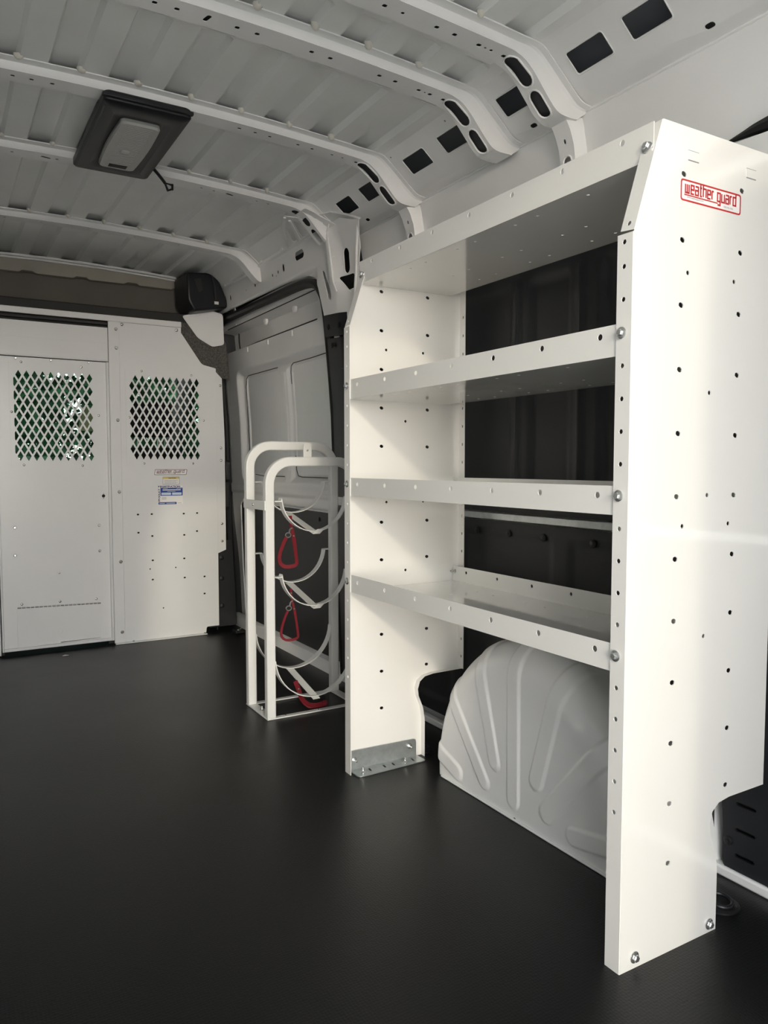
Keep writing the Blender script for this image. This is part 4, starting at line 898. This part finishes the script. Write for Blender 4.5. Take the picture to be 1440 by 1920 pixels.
# ================================================================== FLOOR TIE-DOWNS
for (x, y, lb) in ((1.435, 1.000, 'black round tie-down recess in the floor beside the near shelf end panel'), (1.375, 2.085, 'black folded tie-down ring on the floor behind the far shelf end panel')):
    t = empty('tie_down', (x, y, 0), lb, 'tie-down', 'floor tie-downs')
    MB().lathe([(.040, 0.0005), (.040, .004), (.034, .007), (.028, .004), (.006, .003)], Matrix.Translation((x, y, 0)), 24).build('tie_down_cup', M['rubber'], t)
    MB().tube([(x + .024 * math.cos(a), y + .024 * math.sin(a), .012 + .003 * math.sin(a)) for a in [2 * PI * i / 20 for i in range(20)]], .0042, 8, True).build('tie_down_ring', M['black'], t)
t = empty('tie_down', (1.46, 4.10, 0), 'small black tie-down bracket on the floor at the front end of the sliding door sill', 'tie-down', 'floor tie-downs')
MB().box(1.43, 1.49, 4.06, 4.12, .001, .022).build('tie_down_cup', M['rubber'], t, bevel=.006)
fix('screw', (1.452, 4.075, .022), (0, 0, 1), t, 1.2); fix('screw', (1.475, 4.10, .022), (0, 0, 1), t, 1.0)

ps = plate('paper_scrap', [(.520, 4.035), (.545, 4.028), (.553, 4.040), (.535, 4.048), (.524, 4.045)], [], .0008, lambda u, v, w: (u, v, .0012 + w + .003 * math.sin((u - .52) * 90)), M['label']); tag(ps, 'tiny white paper scrap on the floor in front of the partition door', 'paper scrap')
# ================================================================== CAB (seen through the mesh)
cabf = MB().box(-.55, 1.65, 4.43, 6.35, -0.012, 0.0).build('floor', M['cabblack']); tag(cabf, kind='structure')
cl = plate('ceiling', [(-.55, 4.405), (1.65, 4.405), (1.65, 5.55), (-.55, 5.55)], [], .02, lambda u, v, w: (u, v, 1.94 - (v - 4.4) * .10 + w), M['brown']); tag(cl, kind='structure')
for nm, X in (('wall_cab_left', -.55), ('wall_cab_right', 1.65)):
    ww = plate(nm, [(4.43, -.1), (6.35, -.1), (6.35, 1.05), (5.45, 1.95), (4.43, 2.1)], [rpoly([(4.60, 1.02), (5.95, 1.02), (5.40, 1.66), (4.60, 1.70)], .06, 4)], .04, YZ(X), M['cabblack']); tag(ww, kind='structure')
    MB().box(X - .004, X + .004, 4.56, 6.0, .98, 1.74).build('pane', M['glass'], ww)
win = plate('window_1', rpoly([(-.50, 0), (1.60, 0), (1.50, .98), (-.40, .98)], .08, 4), [], .006, lambda u, v, w: (u, 6.25 - v * .78, 1.02 + v * .88), M['glass']); tag(win, kind='structure')
ds = MB().prism([(5.60, .0), (5.60, .72), (5.72, .93), (6.30, .98), (6.30, .0)], lambda y, z: (-.52, y, z), lambda y, z: (1.62, y, z)).build('dashboard', M['cabblack'], bevel=.03, seg=3); tag(ds, 'black dashboard across the cab behind the partition', 'dashboard')
def cab_seat(xc_, label):
    r = empty('cab_seat', (xc_, 4.75, 0), label, 'seat', 'cab seats')
    MB().box(xc_ - .24, xc_ + .24, 4.72, 5.22, .0, .30).build('seat_base', M['cabblack'], r, bevel=.03)
    MB().box(xc_ - .25, xc_ + .25, 4.70, 5.25, .30, .46).build('seat_cushion', M['seat'], r, bevel=.05, seg=3)
    s = MB(); s.prism([(xc_ - .24, .40), (xc_ + .24, .40), (xc_ + .25, .80), (xc_ + .19, 1.06), (xc_ - .19, 1.06), (xc_ - .25, .80)], lambda x, z: (x, 4.74 - (z - .4) * .14, z), lambda x, z: (x, 4.87 - (z - .4) * .14, z)); s.build('seat_back', M['seat'], r, bevel=.04, seg=3)
    for dx in (-.06, .06): MB().tube([(xc_ + dx, 4.71, 1.04), (xc_ + dx, 4.70, 1.14)], .007, 8).build('headrest_post', M['zinc'], r)
    MB().box(xc_ - .14, xc_ + .14, 4.64, 4.75, 1.12, 1.33).build('headrest', M['seat'], r, bevel=.04, seg=3)
cab_seat(0.02, 'black driver seat behind the left part of the partition'); cab_seat(1.12, 'black passenger seat behind the right mesh screen')
mr_ = MB().box(.44, .68, 5.46, 5.49, 1.60, 1.68).build('rear_view_mirror', M['cabblack'], bevel=.02, seg=3); tag(mr_, 'black rear view mirror at the top of the windscreen', 'mirror')
MB().tube([(.56, 5.49, 1.66), (.56, 5.53, 1.74)], .012, 8).build('mirror_stem', M['cabblack'], mr_)
ppatch = plate('pale_patch', rpoly([(.93, .22), (1.055, .22), (1.055, .40), (.94, .41)], .012, 3), [], .002, lambda u, v, w: (u, 6.24 - v * .78 - .006 + w, 1.02 + v * .88 - .004), M['paper']); tag(ppatch, 'pale yellow card on the windscreen seen through the door mesh', 'patch')  # flat pale yellow patch; what it depicts is not known
# ---- shrubs in front of the van
def shrub(x, y, z, rx, ry, rz, n, label, size=.16):
    root = empty('shrub', (x, y, -.70), label, 'shrub', 'shrubs outside the cab windows'); mb = MB()
    for i in range(n):
        while True:
            p = Vector((random.uniform(-1, 1), random.uniform(-1, 1), random.uniform(-1, 1)))
            if .35 < p.length < 1: break
        c = Vector((x + p.x * rx, y + p.y * ry, z + p.z * rz)); d = Vector((random.gauss(0, 1), random.gauss(0, 1), random.gauss(0, 1))).normalized(); e = d.orthogonal().normalized()
        L = size * random.uniform(.6, 1.3); mb.add([c, c + d * L * .5 + e * L * .22, c + d * L, c + d * L * .5 - e * L * .22], [(0, 1, 2, 3)])
    mb.build('foliage', M['leaf'], root, smooth=0, recalc=False)
    st = MB()
    for k in range(4):
        a = k * 1.6; st.tube([(x + .1 * math.cos(a), y + .1 * math.sin(a), -.72), (x + .25 * rx * math.cos(a), y + .25 * ry * math.sin(a), z * .5), (x + .5 * rx * math.cos(a), y + .5 * ry * math.sin(a), z + .2 * rz)], [.05, .035, .015], 6)
    st.build('stems', M['bark'], root)
shrub(0.1, 8.1, 1.5, 1.05, .8, 2.6, 5200, 'dark green shrub straight ahead of the windscreen seen through the door mesh', .2)
shrub(2.35, 8.4, 1.6, 1.0, .8, 2.7, 5200, 'tall green shrub ahead on the right seen past the mesh screens', .2)
shrub(3.5, 5.9, 1.4, .8, 1.1, 2.4, 5200, 'broad green shrub outside the passenger window', .2)
shrub(4.7, 8.4, 1.5, 1.0, .9, 2.6, 4200, 'green shrub furthest to the right beyond the passenger window', .2)
shrub(1.25, 10.8, 1.9, 2.6, .7, 3.2, 9000, 'wide dark green hedge shrub standing behind the other shrubs ahead of the van', .24)
